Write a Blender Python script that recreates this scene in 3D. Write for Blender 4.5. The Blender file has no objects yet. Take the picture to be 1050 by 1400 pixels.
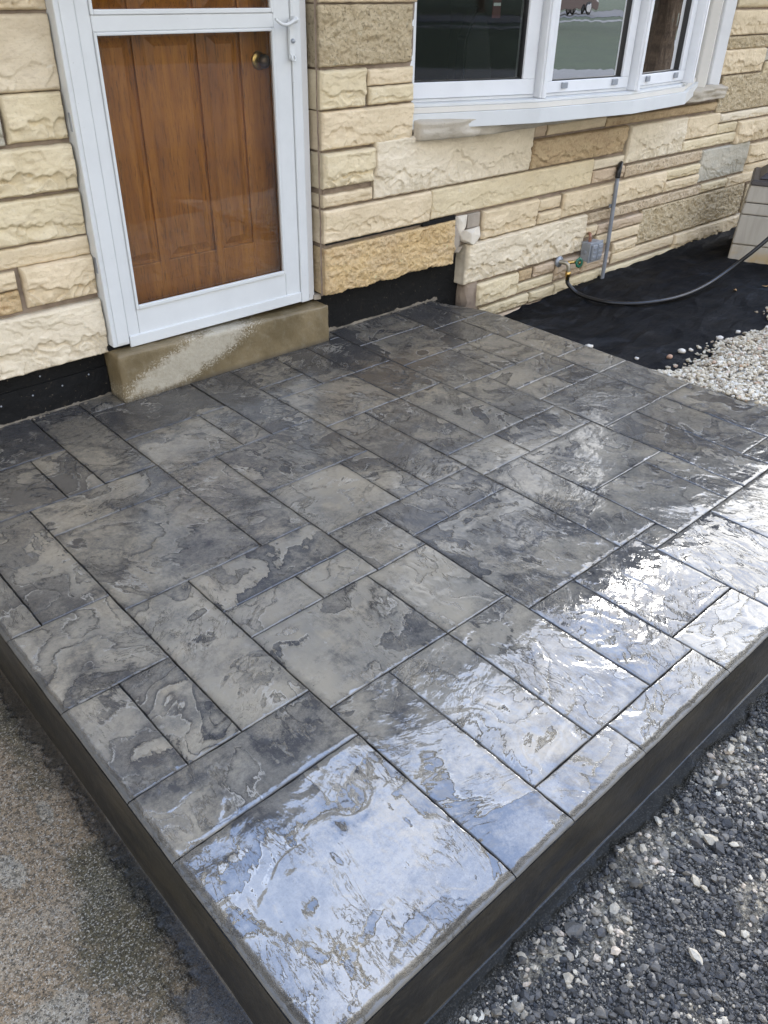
import bpy, bmesh, math, random
import numpy as np
from mathutils import Vector, Matrix, Euler
R = math.radians

# ------------------------------------------------------------------ camera, sky, sun, exposure
sc = bpy.context.scene
COL = sc.collection
cam_d = bpy.data.cameras.new('camera'); cam = bpy.data.objects.new('camera', cam_d); COL.objects.link(cam)
cam_d.sensor_fit = 'HORIZONTAL'; cam_d.sensor_width = 36.0
cam_d.lens = 1101.94 / 1050.0 * 36.0
cam_d.clip_start = 0.02; cam_d.clip_end = 600
CAM = Vector((-1.26937, -2.94609, 1.5))
# rows: camera right, camera up, camera back, in world axes
c_r = Vector((0.7394371, -0.67297648, 0.018315))
c_u = Vector((0.36238198, 0.42080215, 0.83162783))
c_b = Vector((-0.56737296, -0.60829945, 0.55503127))
cam.matrix_world = Matrix(((c_r.x, c_u.x, c_b.x, CAM.x), (c_r.y, c_u.y, c_b.y, CAM.y), (c_r.z, c_u.z, c_b.z, CAM.z), (0, 0, 0, 1)))
sc.camera = cam

SUN_EL, SUN_AZ = 33.0, 30.0          # azimuth counter-clockwise from +X (the sun stands behind the house)
SKY, CLOUD = 0.10, 9.0
world = bpy.data.worlds.new('World'); sc.world = world; world.use_nodes = True
nt = world.node_tree; nt.nodes.clear()
def wn(t, **k):
    n = nt.nodes.new(t)
    for a, b in k.items(): setattr(n, a, b)
    return n
wo = wn('ShaderNodeOutputWorld'); wb = wn('ShaderNodeBackground'); wb.inputs[1].default_value = SKY
sky = wn('ShaderNodeTexSky', sky_type='NISHITA', sun_disc=False)
sky.sun_elevation = R(SUN_EL); sky.sun_rotation = R(90 - SUN_AZ)
sky.air_density = 1.0; sky.dust_density = 1.6
tc = wn('ShaderNodeTexCoord')
mp = wn('ShaderNodeMapping'); mp.inputs['Scale'].default_value = (1.0, 1.0, 1.9)
nz = wn('ShaderNodeTexNoise'); nz.inputs['Scale'].default_value = 2.6; nz.inputs['Detail'].default_value = 7; nz.inputs['Roughness'].default_value = 0.55; nz.inputs['Distortion'].default_value = 0.5
nt.links.new(tc.outputs['Generated'], mp.inputs[0]); nt.links.new(mp.outputs[0], nz.inputs['Vector'])
rp = wn('ShaderNodeValToRGB'); rp.color_ramp.elements[0].position = 0.22; rp.color_ramp.elements[1].position = 0.50
nt.links.new(nz.outputs['Fac'], rp.inputs[0])
# thick cloud is bright towards the veiled sun and greyer away from it
dt = wn('ShaderNodeVectorMath', operation='DOT_PRODUCT')
dt.inputs[1].default_value = (math.cos(R(SUN_EL)) * math.cos(R(SUN_AZ)), math.cos(R(SUN_EL)) * math.sin(R(SUN_AZ)), math.sin(R(SUN_EL)))
nt.links.new(tc.outputs['Generated'], dt.inputs[0])
mr = wn('ShaderNodeMapRange'); mr.inputs['From Min'].default_value = 0.25; mr.inputs['From Max'].default_value = 1.0
mr.inputs['To Min'].default_value = 1.45; mr.inputs['To Max'].default_value = 5.4; mr.interpolation_type = 'SMOOTHSTEP'
nt.links.new(dt.outputs['Value'], mr.inputs['Value'])
tint = wn('ShaderNodeValToRGB'); tint.color_ramp.elements[0].position = 0.38; tint.color_ramp.elements[1].position = 0.66
tint.color_ramp.elements[0].color = (0.38, 0.53, 0.88, 1); tint.color_ramp.elements[1].color = (1.0, 0.985, 0.955, 1)
nz2 = wn('ShaderNodeTexNoise'); nz2.inputs['Scale'].default_value = 4.5; nz2.inputs['Detail'].default_value = 8; nz2.inputs['Roughness'].default_value = 0.6
nt.links.new(mp.outputs[0], nz2.inputs['Vector'])
sxyz = wn('ShaderNodeSeparateXYZ'); nt.links.new(tc.outputs['Generated'], sxyz.inputs[0])
lo = wn('ShaderNodeMath', operation='MULTIPLY_ADD'); lo.inputs[1].default_value = -0.80; nt.links.new(sxyz.outputs[2], lo.inputs[0])   # whiter towards the horizon
ad_ = wn('ShaderNodeMath', operation='ADD'); ad_.inputs[1].default_value = 0.50; nt.links.new(nz2.outputs['Fac'], ad_.inputs[0]); nt.links.new(ad_.outputs[0], lo.inputs[2])
nt.links.new(lo.outputs[0], tint.inputs[0])
cs = wn('ShaderNodeVectorMath', operation='SCALE'); cs.inputs['Scale'].default_value = CLOUD; nt.links.new(tint.outputs[0], cs.inputs[0])
cl = wn('ShaderNodeVectorMath', operation='SCALE'); nt.links.new(cs.outputs[0], cl.inputs[0])
nt.links.new(mr.outputs[0], cl.inputs['Scale'])
mx = wn('ShaderNodeMix', data_type='RGBA')
nt.links.new(rp.outputs['Color'], mx.inputs[0]); nt.links.new(sky.outputs[0], mx.inputs[6]); nt.links.new(cl.outputs[0], mx.inputs[7])
nt.links.new(mx.outputs[2], wb.inputs[0]); nt.links.new(wb.outputs[0], wo.inputs[0])

sun_d = bpy.data.lights.new('sun', 'SUN'); sun_d.energy = 1.3; sun_d.angle = R(10); sun_d.color = (1.0, 0.95, 0.87)
sun = bpy.data.objects.new('sun', sun_d); COL.objects.link(sun)
sun.rotation_euler = Vector((-math.cos(R(SUN_EL)) * math.cos(R(SUN_AZ)), -math.cos(R(SUN_EL)) * math.sin(R(SUN_AZ)), -math.sin(R(SUN_EL)))).to_track_quat('-Z', 'Y').to_euler()
sc.cycles.use_denoising = True
sc.view_settings.view_transform = 'Standard'; sc.view_settings.look = 'None'
sc.view_settings.gamma = 1.0; sc.view_settings.use_curve_mapping = False
sc.view_settings.exposure = 0.86

# ------------------------------------------------------------------ noise
def _h(ix, iy, s):
    n = (ix.astype(np.int64) * 374761393 + iy.astype(np.int64) * 668265263 + s * 1442695041) & 0xffffffff
    n = ((n ^ (n >> 13)) * 1274126177) & 0xffffffff
    n = ((n ^ (n >> 15)) * 2246822519) & 0xffffffff
    return ((n ^ (n >> 16)) & 0xffff) / 65536.0
def perlin(x, y, s=0):
    x = np.asarray(x, float); y = np.asarray(y, float)
    ix = np.floor(x); iy = np.floor(y); fx = x - ix; fy = y - iy
    u = fx * fx * fx * (fx * (fx * 6 - 15) + 10); v = fy * fy * fy * (fy * (fy * 6 - 15) + 10)
    def g(dx, dy):
        a = _h(ix + dx, iy + dy, s) * 2 * np.pi
        return np.cos(a) * (fx - dx) + np.sin(a) * (fy - dy)
    return ((g(0, 0) * (1 - u) + g(1, 0) * u) * (1 - v) + (g(0, 1) * (1 - u) + g(1, 1) * u) * v) * 1.4
def fbm(x, y, o=4, s=0, gain=0.5):
    t = 0.0; a = 1.0
    for k in range(o):
        t = t + a * perlin(x * 2 ** k + 13.7 * k, y * 2 ** k - 7.3 * k, s + k * 17); a *= gain
    return t
def sstep(a, b, x):
    t = np.clip((x - a) / (b - a), 0, 1); return t * t * (3 - 2 * t)

# ------------------------------------------------------------------ material helpers
class NT:
    def __init__(s, name):
        s.m = bpy.data.materials.new(name); s.m.use_nodes = True; s.t = s.m.node_tree
        s.b = s.t.nodes['Principled BSDF']; s.o = s.t.nodes['Material Output']
        s.tc = s.t.nodes.new('ShaderNodeTexCoord'); s.co = s.tc.outputs['Object']
    def n(s, ty, **k):
        x = s.t.nodes.new(ty)
        for a, b in k.items(): setattr(x, a, b)
        return x
    def put(s, inp, v):
        if isinstance(v, bpy.types.NodeSocket): s.t.links.new(v, inp)
        elif isinstance(v, (tuple, list)) and len(v) == 3 and inp.type == 'RGBA': inp.default_value = (*v, 1)
        else: inp.default_value = v
    def noise(s, scale, detail=4, rough=0.55, dist=0.0, vec=None, out='Fac'):
        x = s.n('ShaderNodeTexNoise'); x.inputs['Scale'].default_value = scale; x.inputs['Detail'].default_value = detail
        x.inputs['Roughness'].default_value = rough; x.inputs['Distortion'].default_value = dist
        s.put(x.inputs['Vector'], vec or s.co); return x.outputs[out]
    def vor(s, scale, feature='F1', out='Distance', vec=None):
        x = s.n('ShaderNodeTexVoronoi', feature=feature); x.inputs['Scale'].default_value = scale
        s.put(x.inputs['Vector'], vec or s.co); return x.outputs[out]
    def map(s, scale=(1, 1, 1), rot=(0, 0, 0), loc=(0, 0, 0), vec=None):
        x = s.n('ShaderNodeMapping'); x.inputs['Scale'].default_value = scale; x.inputs['Rotation'].default_value = rot; x.inputs['Location'].default_value = loc
        s.put(x.inputs[0], vec or s.co); return x.outputs[0]
    def mth(s, op, a, b=0.0, c=0.0, clamp=False):
        x = s.n('ShaderNodeMath', operation=op); x.use_clamp = clamp
        s.put(x.inputs[0], a); s.put(x.inputs[1], b); s.put(x.inputs[2], c); return x.outputs[0]
    def ss(s, v, a, b, to0=0.0, to1=1.0):
        x = s.n('ShaderNodeMapRange', interpolation_type='SMOOTHSTEP'); s.put(x.inputs[0], v)
        x.inputs[1].default_value = a; x.inputs[2].default_value = b; x.inputs[3].default_value = to0; x.inputs[4].default_value = to1
        return x.outputs[0]
    def mix(s, f, a, b, blend='MIX'):
        x = s.n('ShaderNodeMix', data_type='RGBA', blend_type=blend)
        s.put(x.inputs[0], f); s.put(x.inputs[6], a); s.put(x.inputs[7], b); return x.outputs[2]
    def att(s, name, out='Fac'):
        x = s.n('ShaderNodeAttribute', attribute_name=name); return x.outputs[out]
    def rnd(s):
        return s.n('ShaderNodeObjectInfo').outputs['Random']
    def bump(s, h, dist, strength=1.0, prev=None):
        x = s.n('ShaderNodeBump'); x.inputs['Distance'].default_value = dist; x.inputs['Strength'].default_value = strength
        s.put(x.inputs['Height'], h)
        if prev: s.put(x.inputs['Normal'], prev)
        return x.outputs[0]
    def fin(s, col=None, rough=None, normal=None, metal=None, spec=None):
        if col is not None: s.put(s.b.inputs['Base Color'], col)
        if rough is not None: s.put(s.b.inputs['Roughness'], rough)
        if normal is not None: s.put(s.b.inputs['Normal'], normal)
        if metal is not None: s.b.inputs['Metallic'].default_value = metal
        if spec is not None: s.b.inputs['Specular IOR Level'].default_value = spec
        return s.m

def m_slate():
    """stamped, coloured and sealed concrete: riven plates, charcoal release in the low places, wet gloss"""
    s = NT('stamped_concrete')
    F = s.att('rift'); T = s.att('tone'); E = s.att('edge'); D = s.att('rim')
    vr = s.n('ShaderNodeVectorRotate', rotation_type='Z_AXIS'); s.put(vr.inputs['Vector'], s.co); s.put(vr.inputs['Angle'], s.mth('MULTIPLY', T, 6.3))
    vs = s.map((1.0, 3.2, 1.0), vec=vr.outputs[0])
    jag = s.mth('SUBTRACT', s.noise(26, 9, 0.74, 0.6), 0.5)
    clf = s.mth('SUBTRACT', s.noise(9, 8, 0.66, 0.8, vec=vs), 0.5)
    F2 = s.mth('ADD', F, s.mth('MULTIPLY', jag, 0.16))
    F2 = s.mth('ADD', F2, s.mth('MULTIPLY', clf, 0.30))
    FN = s.mth('MULTIPLY', F2, 4.6)
    lev = s.mth('FLOOR', FN); fr = s.mth('FRACT', FN)
    wd = s.ss(s.noise(6, 4, 0.6, vec=s.map(loc=(4, 2, 0))), 0.40, 0.66, 0.04, 0.20)
    st_ = s.mth('DIVIDE', fr, wd, clamp=True); step = s.mth('MULTIPLY', s.mth('MULTIPLY', st_, st_), s.mth('SUBTRACT', 3.0, s.mth('MULTIPLY', st_, 2.0)))
    wn_ = s.n('ShaderNodeTexWhiteNoise', noise_dimensions='2D')
    cmb = s.n('ShaderNodeCombineXYZ'); s.put(cmb.inputs[0], lev); s.put(cmb.inputs[1], s.mth('MULTIPLY', T, 91.7)); s.put(wn_.inputs['Vector'], cmb.outputs[0])
    hs = wn_.outputs['Value']
    mott = s.noise(6, 8, 0.68, 0.6)
    fine = s.noise(70, 8, 0.75)
    gran = s.noise(260, 3, 0.6)
    # release powder: more on some plates, thickest against the foot of each riser
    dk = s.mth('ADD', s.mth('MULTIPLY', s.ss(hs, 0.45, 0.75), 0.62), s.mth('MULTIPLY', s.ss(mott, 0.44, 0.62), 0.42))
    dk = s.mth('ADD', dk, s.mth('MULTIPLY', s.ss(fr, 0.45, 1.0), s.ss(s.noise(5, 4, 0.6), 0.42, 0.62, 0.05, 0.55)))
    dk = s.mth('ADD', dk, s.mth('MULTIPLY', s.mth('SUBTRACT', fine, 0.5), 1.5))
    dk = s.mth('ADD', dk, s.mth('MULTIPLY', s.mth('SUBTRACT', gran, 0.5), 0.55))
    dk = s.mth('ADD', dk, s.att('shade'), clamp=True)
    base = s.mix(s.ss(s.noise(3.3, 5, 0.6), 0.38, 0.66), (0.245, 0.208, 0.150), (0.168, 0.150, 0.119))
    base = s.mix(s.ss(s.noise(5.1, 5, 0.6, 0.3), 0.56, 0.70, 0, 0.6), base, (0.270, 0.220, 0.150))
    base = s.mix(s.ss(s.noise(40, 6, 0.7), 0.5, 0.8, 0, 0.5), base, (0.28, 0.255, 0.208))
    dark = s.mix(s.noise(18, 6, 0.7), (0.026, 0.025, 0.025), (0.075, 0.071, 0.066))
    col = s.mix(dk, base, dark)
    pits = s.ss(s.noise(190, 2, 0.5), 0.66, 0.72)
    col = s.mix(s.mth('MULTIPLY', pits, s.mth('MULTIPLY', s.ss(mott, 0.45, 0.65), 0.85)), col, (0.014, 0.014, 0.016))
    lite = s.mth('MULTIPLY', s.mth('MULTIPLY', s.ss(fr, 0.02, 0.07, 0.0, 1.0), s.ss(fr, 0.09, 0.20, 1.0, 0.0)), s.ss(s.noise(6, 5, 0.6, vec=s.map(loc=(7, 7, 0))), 0.45, 0.62, 0.0, 0.65))
    col = s.mix(lite, col, (0.34, 0.31, 0.255))
    sw = s.ss(s.noise(7, 6, 0.7), 0.42, 0.68, 0.985, 0.80)
    sd = s.mth('MULTIPLY', s.ss(s.mth('SUBTRACT', fr, sw), -0.05, 0.05, 0.0, 1.0), s.ss(s.noise(5, 4, 0.6, vec=s.map(loc=(9, 1, 0))), 0.40, 0.60, 0.10, 0.75))
    col = s.mix(sd, col, (0.020, 0.020, 0.021))
    rl = s.mth('ABSOLUTE', s.mth('SUBTRACT', s.noise(7, 9, 0.70, 0.9, vec=vs), 0.5))
    hl = s.mth('MULTIPLY', s.ss(rl, 0.002, 0.010, 1.0, 0.0), s.ss(s.noise(4, 3, 0.5, vec=s.map(loc=(2, 6, 0))), 0.50, 0.62, 0.0, 0.7))
    col = s.mix(hl, col, (0.022, 0.022, 0.022))
    # joints hold the most pigment
    ej = s.mth('ADD', E, s.mth('MULTIPLY', s.mth('SUBTRACT', s.noise(20, 6, 0.7), 0.5), 0.010))
    jt = s.ss(ej, 0.0010, 0.0048, 1.0, 0.0)
    jt2 = s.ss(ej, 0.002, 0.024, 0.28, 0.0)
    col = s.mix(s.mth('MAXIMUM', s.mth('MULTIPLY', jt, s.ss(s.noise(3.4, 4, 0.6), 0.38, 0.6, 0.30, 0.88)), jt2), col, (0.020, 0.020, 0.021))
    rim = s.ss(s.mth('ADD', D, s.mth('MULTIPLY', jag, 0.02)), 0.008, 0.022, 1.0, 0.0)
    col = s.mix(s.mth('MULTIPLY', rim, 0.85), col, s.mix(s.noise(25, 6, 0.7), (0.040, 0.035, 0.025), (0.080, 0.070, 0.052)))
    h = s.mth('ADD', lev, step)
    h = s.mth('MULTIPLY', h, s.mth('SUBTRACT', 1.0, rim))
    h = s.mth('SUBTRACT', h, s.mth('MULTIPLY', hl, 0.5))
    h = s.mth('ADD', h, s.mth('MULTIPLY', s.noise(15, 4, 0.5, 0.5, vec=vs), 0.20))
    h = s.mth('ADD', h, s.mth('MULTIPLY', s.noise(48, 3, 0.5), 0.08))
    h = s.mth('ADD', h, s.mth('MULTIPLY', s.noise(10, 4, 0.5, 0.4), 0.65))
    nrm = s.bump(h, 0.0033)
    wet = s.noise(3.6, 4, 0.55)
    rough = s.mth('ADD', s.mth('MULTIPLY', s.ss(wet, 0.40, 0.66), 0.035), s.mth('MULTIPLY', s.mth('MULTIPLY', fine, dk), 0.07))
    rough = s.mth('ADD', rough, 0.012)
    # water has drained to the low outer edge; the film is thinner and duller towards the house
    sxy = s.n('ShaderNodeSeparateXYZ'); s.put(sxy.inputs[0], s.co)
    dry = s.ss(s.mth('ADD', sxy.outputs[1], s.mth('MULTIPLY', jag, 0.6)), -1.85, -1.10, 0.0, 1.0)
    rough = s.mth('ADD', rough, s.mth('MULTIPLY', dry, 0.13))
    rough = s.mth('ADD', rough, s.mth('MULTIPLY', rim, 0.42))
    s.b.inputs['Specular IOR Level'].default_value = 0.70
    s.b.inputs['IOR'].default_value = 1.5
    return s.fin(col, rough, nrm)

def m_slab_side():
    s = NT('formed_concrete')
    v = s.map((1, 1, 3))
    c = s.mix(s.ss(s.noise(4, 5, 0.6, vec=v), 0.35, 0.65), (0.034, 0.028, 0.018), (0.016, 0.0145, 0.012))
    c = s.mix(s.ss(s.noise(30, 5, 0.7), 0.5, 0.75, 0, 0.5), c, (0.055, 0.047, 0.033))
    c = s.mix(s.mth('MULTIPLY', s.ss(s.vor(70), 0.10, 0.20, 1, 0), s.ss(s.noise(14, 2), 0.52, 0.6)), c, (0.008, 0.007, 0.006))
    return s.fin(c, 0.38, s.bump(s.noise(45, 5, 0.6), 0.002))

def m_limestone(name, c1, c2, c3, coarse=0.0, pit=0.0):
    """split-face limestone"""
    s = NT(name); r = s.rnd()
    off = s.n('ShaderNodeVectorMath', operation='ADD'); s.put(off.inputs[0], s.co)
    cb = s.n('ShaderNodeCombineXYZ'); s.put(cb.inputs[0], s.mth('MULTIPLY', r, 37.0)); s.put(cb.inputs[2], s.mth('MULTIPLY', r, 17.0)); s.put(off.inputs[1], cb.outputs[0])
    v = off.outputs[0]; va = s.map((1, 1, 2.2), rot=(0, R(25), 0), vec=v)
    c = s.mix(s.ss(s.noise(5, 5, 0.6, 0.5, vec=va), 0.32, 0.68), c1, c2)
    c = s.mix(s.ss(s.noise(14, 6, 0.65, 0.3, vec=va), 0.52, 0.78, 0, 0.75), c, c3)
    c = s.mix(s.ss(s.noise(90, 4, 0.7, vec=v), 0.5, 0.85, 0, 0.45), c, (c3[0] * 0.55, c3[1] * 0.5, c3[2] * 0.42))
    c = s.mix(s.ss(s.noise(24, 3, 0.6, vec=v), 0.66, 0.74, 0, 0.4), c, (min(c1[0] * 1.25, .7), min(c1[1] * 1.27, .68), min(c1[2] * 1.35, .6)))
    c = s.mix(s.mth('MULTIPLY', s.mth('SUBTRACT', s.att('cut'), 0.0), 0.45), c, (0.36, 0.32, 0.26))
    if pit:
        p = s.ss(s.noise(75, 4, 0.6, vec=v), 0.55, 0.66)
        c = s.mix(s.mth('MULTIPLY', p, 0.75 * pit), c, (0.10, 0.070, 0.042))
    # slightly darker where faces are deep set
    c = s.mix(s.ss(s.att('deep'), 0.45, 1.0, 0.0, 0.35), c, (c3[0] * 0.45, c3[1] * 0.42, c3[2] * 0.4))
    h = s.mth('ADD', s.mth('MULTIPLY', s.noise(11, 8, 0.68, 0.15, vec=va), 1.0), s.mth('MULTIPLY', s.noise(120, 5, 0.7, vec=v), 0.26 + 0.35 * coarse))
    n = s.bump(h, 0.008 + 0.012 * coarse, 1.0)
    c = s.mix(s.ss(s.noise(1.3, 5, 0.65, vec=s.map(loc=(3, 7, 1))), 0.50, 0.72, 0, 0.38), c, (c3[0] * 0.7, c3[1] * 0.66, c3[2] * 0.6))
    if coarse:
        n = s.bump(s.mth('SUBTRACT', 1.0, s.vor(62, 'SMOOTH_F1', vec=v)), 0.007 * coarse, 0.9, prev=n)
    return s.fin(c, 0.86, n, spec=0.3)

def m_simple(name, col, rough=0.5, metal=0.0, bscale=0, bdist=0.0005, var=0.0, spec=None):
    s = NT(name); c = col
    if var: c = s.mix(s.ss(s.noise(9, 5, 0.6), 0.3, 0.7), tuple(max(0, k * (1 - var)) for k in col), tuple(min(1, k * (1 + var)) for k in col))
    n = s.bump(s.noise(bscale, 5, 0.6), bdist) if bscale else None
    return s.fin(c, rough, n, metal, spec)

def m_glass(name='pane_glass', tint=(0.93, 0.96, 0.95), ior=1.52, extra=0.0, mul=1.05):
    m = bpy.data.materials.new(name); m.use_nodes = True; t = m.node_tree; t.nodes.clear()
    o = t.nodes.new('ShaderNodeOutputMaterial'); a = t.nodes.new('ShaderNodeBsdfTransparent'); a.inputs[0].default_value = (*tint, 1)
    g = t.nodes.new('ShaderNodeBsdfGlossy'); g.inputs['Roughness'].default_value = 0.004
    f = t.nodes.new('ShaderNodeFresnel'); f.inputs[0].default_value = ior
    nzz = t.nodes.new('ShaderNodeTexNoise'); nzz.inputs['Scale'].default_value = 3.0
    b = t.nodes.new('ShaderNodeBump'); b.inputs['Distance'].default_value = 0.002; b.inputs['Strength'].default_value = 0.25
    t.links.new(nzz.outputs[0], b.inputs['Height']); t.links.new(b.outputs[0], g.inputs['Normal'])
    ad = t.nodes.new('ShaderNodeMath'); ad.operation = 'MULTIPLY_ADD'; ad.inputs[1].default_value = mul; ad.inputs[2].default_value = extra; ad.use_clamp = True
    x = t.nodes.new('ShaderNodeMixShader')
    t.links.new(f.outputs[0], ad.inputs[0]); t.links.new(ad.outputs[0], x.inputs[0]); t.links.new(a.outputs[0], x.inputs[1]); t.links.new(g.outputs[0], x.inputs[2]); t.links.new(x.outputs[0], o.inputs[0])
    return m

def m_wood():
    s = NT('varnished_oak')
    v = s.map((1, 1, 0.09)); d = s.noise(16, 4, 0.6, 1.2, vec=v)
    g = s.noise(150, 6, 0.7, 0.8, vec=v)
    c = s.mix(s.ss(d, 0.3, 0.7), (0.44, 0.165, 0.018), (0.27, 0.088, 0.008))
    c = s.mix(s.ss(g, 0.5, 0.68, 0, 0.8), c, (0.075, 0.020, 0.003))
    c = s.mix(s.ss(s.noise(2.5, 3), 0.45, 0.75, 0, 0.5), c, (0.50, 0.19, 0.025))
    return s.fin(c, 0.33, s.bump(g, 0.0006))

def m_ground_old():
    """old worn walk: exposed sand and pebble grains, brown and green stains, wet beside the slab"""
    s = NT('old_concrete'); w = s.att('wet')
    c = s.mix(s.ss(s.noise(3.1, 6, 0.65, 0.4), 0.38, 0.60), (0.42, 0.345, 0.235), (0.31, 0.215, 0.12))
    jn = s.mth('SUBTRACT', s.noise(14, 6, 0.7), 0.5)
    c = s.mix(s.mth('MULTIPLY', s.ss(s.mth('ADD', s.att('moss'), s.mth('MULTIPLY', jn, 1.2)), 0.25, 0.75), 0.80), c, (0.070, 0.060, 0.026))
    c = s.mix(s.mth('MULTIPLY', s.ss(s.mth('ADD', s.att('worn'), jn), 0.42, 0.55), 0.8), c, s.mix(s.noise(30, 5, 0.6), (0.33, 0.27, 0.18), (0.44, 0.37, 0.26)))
    c = s.mix(s.ss(s.noise(85, 6, 0.75), 0.47, 0.58, 0, 0.7), c, (0.035, 0.028, 0.018))
    c = s.mix(s.ss(s.noise(210, 4, 0.7), 0.54, 0.60, 0, 0.8), c, (0.52, 0.45, 0.34))
    c = s.mix(s.ss(s.noise(260, 3, 0.6, vec=s.map(loc=(3, 1, 0))), 0.57, 0.64, 0, 0.9), c, (0.020, 0.016, 0.011))
    lk = s.ss(s.vor(150, 'F1'), 0.12, 0.24, 1, 0)
    c = s.mix(s.mth('MULTIPLY', lk, s.ss(s.noise(45, 2), 0.54, 0.60)), c, (0.60, 0.50, 0.36))
    c = s.mix(s.mth('MULTIPLY', w, 0.88), c, (0.014, 0.014, 0.013))
    gr = s.mth('ADD', s.noise(240, 4, 0.7), s.mth('MULTIPLY', s.noise(60, 6, 0.7), 1.4))
    k = s.mth('SUBTRACT', 1.0, s.mth('MULTIPLY', s.ss(w, 0.45, 1.0), 0.90))
    n = s.bump(s.mth('MULTIPLY', gr, k), 0.0045)
    s.b.inputs['Specular IOR Level'].default_value = 0.32
    r = s.mth('SUBTRACT', s.mth('SUBTRACT', 0.42, s.mth('MULTIPLY', s.ss(s.noise(5, 3), 0.4, 0.6), 0.14)), s.mth('MULTIPLY', w, 0.24))
    return s.fin(c, r, n)

def m_gravel_base():
    s = NT('crushed_asphalt_fines'); w = s.att('wet')
    c = s.mix(s.ss(s.noise(60, 8, 0.75), 0.38, 0.62), (0.012, 0.0115, 0.0105), (0.070, 0.062, 0.049))
    c = s.mix(s.ss(s.noise(230, 3, 0.6), 0.54, 0.62, 0, 0.9), c, (0.30, 0.27, 0.22))
    d = s.att('dust')
    c = s.mix(s.mth('MULTIPLY', d, s.ss(s.noise(38, 7, 0.75), 0.42, 0.60, 0.10, 0.9)), c, s.mix(s.ss(s.noise(110, 6, 0.75), 0.35, 0.65), (0.16, 0.130, 0.088), (0.46, 0.385, 0.265)))
    c = s.mix(s.mth('MULTIPLY', w, 0.9), c, (0.020, 0.018, 0.013))
    k = s.mth('SUBTRACT', 1.0, s.mth('MULTIPLY', w, 0.97))
    n = s.bump(s.mth('MULTIPLY', s.mth('ADD', s.noise(160, 5, 0.7), s.mth('MULTIPLY', s.noise(60, 6, 0.7), 1.5)), k), 0.007)
    r = s.mth('SUBTRACT', 0.55, s.mth('MULTIPLY', w, 0.45))
    return s.fin(c, r, n, spec=0.3)

def m_rocks(name, stops, rough=0.6, grain=0.35):
    s = NT(name); t = s.att('tint')
    rp = s.n('ShaderNodeValToRGB'); cr = rp.color_ramp; cr.interpolation = 'LINEAR'
    while len(cr.elements) < len(stops): cr.elements.new(0.5)
    for e, (p, c) in zip(cr.elements, stops): e.position = p; e.color = (*c, 1)
    s.put(rp.inputs[0], t)
    c = s.mix(s.ss(s.noise(150, 4, 0.7), 0.4, 0.7, 0, grain), rp.outputs[0], (0.03, 0.028, 0.025))
    return s.fin(c, rough, s.bump(s.noise(220, 4, 0.6), 0.0012))

def m_fabric():
    s = NT('landscape_fabric')
    c = s.mix(s.ss(s.noise(5, 5, 0.6, 1.0), 0.4, 0.7), (0.004, 0.004, 0.0045), (0.009, 0.009, 0.010))
    c = s.mix(s.ss(s.noise(2.6, 5, 0.6, 1.5), 0.54, 0.72, 0, 0.6), c, (0.034, 0.037, 0.043))
    c = s.mix(s.ss(s.noise(170, 2, 0.5), 0.735, 0.77, 0, 0.7), c, (0.26, 0.23, 0.18))
    h = s.noise(600, 2, 0.5)
    n = s.bump(s.noise(12, 5, 0.6, 1.6, vec=s.map((1, 3, 1), rot=(0, 0, R(20)))), 0.02, 0.7)
    return s.fin(c, s.ss(s.noise(3, 4), 0.35, 0.7, 0.85, 0.62), s.bump(h, 0.0006, prev=n), spec=0.12)

def m_step():
    s = NT('weathered_step_concrete')
    c = s.mix(s.ss(s.noise(4, 5, 0.6), 0.35, 0.65), (0.21, 0.160, 0.085), (0.125, 0.092, 0.043))
    c = s.mix(s.ss(s.noise(20, 6, 0.7), 0.5, 0.72, 0, 0.5), c, (0.24, 0.205, 0.14))
    # worn patch where the brown coating has flaked to pale cement
    g = s.n('ShaderNodeVectorMath', operation='SUBTRACT'); s.put(g.inputs[0], s.co); g.inputs[1].default_value = (0.33, 0.0, 0.11)
    q = s.n('ShaderNodeVectorMath', operation='MULTIPLY'); s.put(q.inputs[0], g.outputs[0]); q.inputs[1].default_value = (3.0, 0.0, 9.0)
    sh = s.n('ShaderNodeSeparateXYZ'); s.put(sh.inputs[0], g.outputs[0])
    q2 = s.mth('SUBTRACT', sh.outputs[2], s.mth('MULTIPLY', sh.outputs[0], 0.28))
    rr = s.mth('ADD', s.mth('POWER', s.mth('MULTIPLY', sh.outputs[0], 3.2), 2.0), s.mth('POWER', s.mth('MULTIPLY', q2, 13.0), 2.0))
    rr = s.mth('ADD', rr, s.mth('MULTIPLY', s.mth('SUBTRACT', s.noise(22, 5, 0.7), 0.5), 2.2))
    patch = s.ss(rr, 0.45, 1.1, 1.0, 0.0)
    edge = s.ss(rr, 0.9, 1.9, 1.0, 0.0)
    patch = s.mth('MAXIMUM', patch, s.mth('MULTIPLY', edge, s.ss(s.noise(130, 3, 0.6), 0.5, 0.58)))
    c = s.mix(s.mth('MULTIPLY', patch, 0.85), c, s.mix(s.noise(50, 4, 0.6), (0.34, 0.30, 0.22), (0.52, 0.48, 0.39)))
    c = s.mix(s.ss(s.vor(150), 0.08, 0.16, 0.5, 0), c, (0.05, 0.04, 0.03))
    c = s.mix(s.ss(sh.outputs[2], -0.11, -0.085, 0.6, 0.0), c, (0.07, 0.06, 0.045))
    return s.fin(c, 0.5, s.bump(s.noise(70, 6, 0.65), 0.003))

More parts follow.
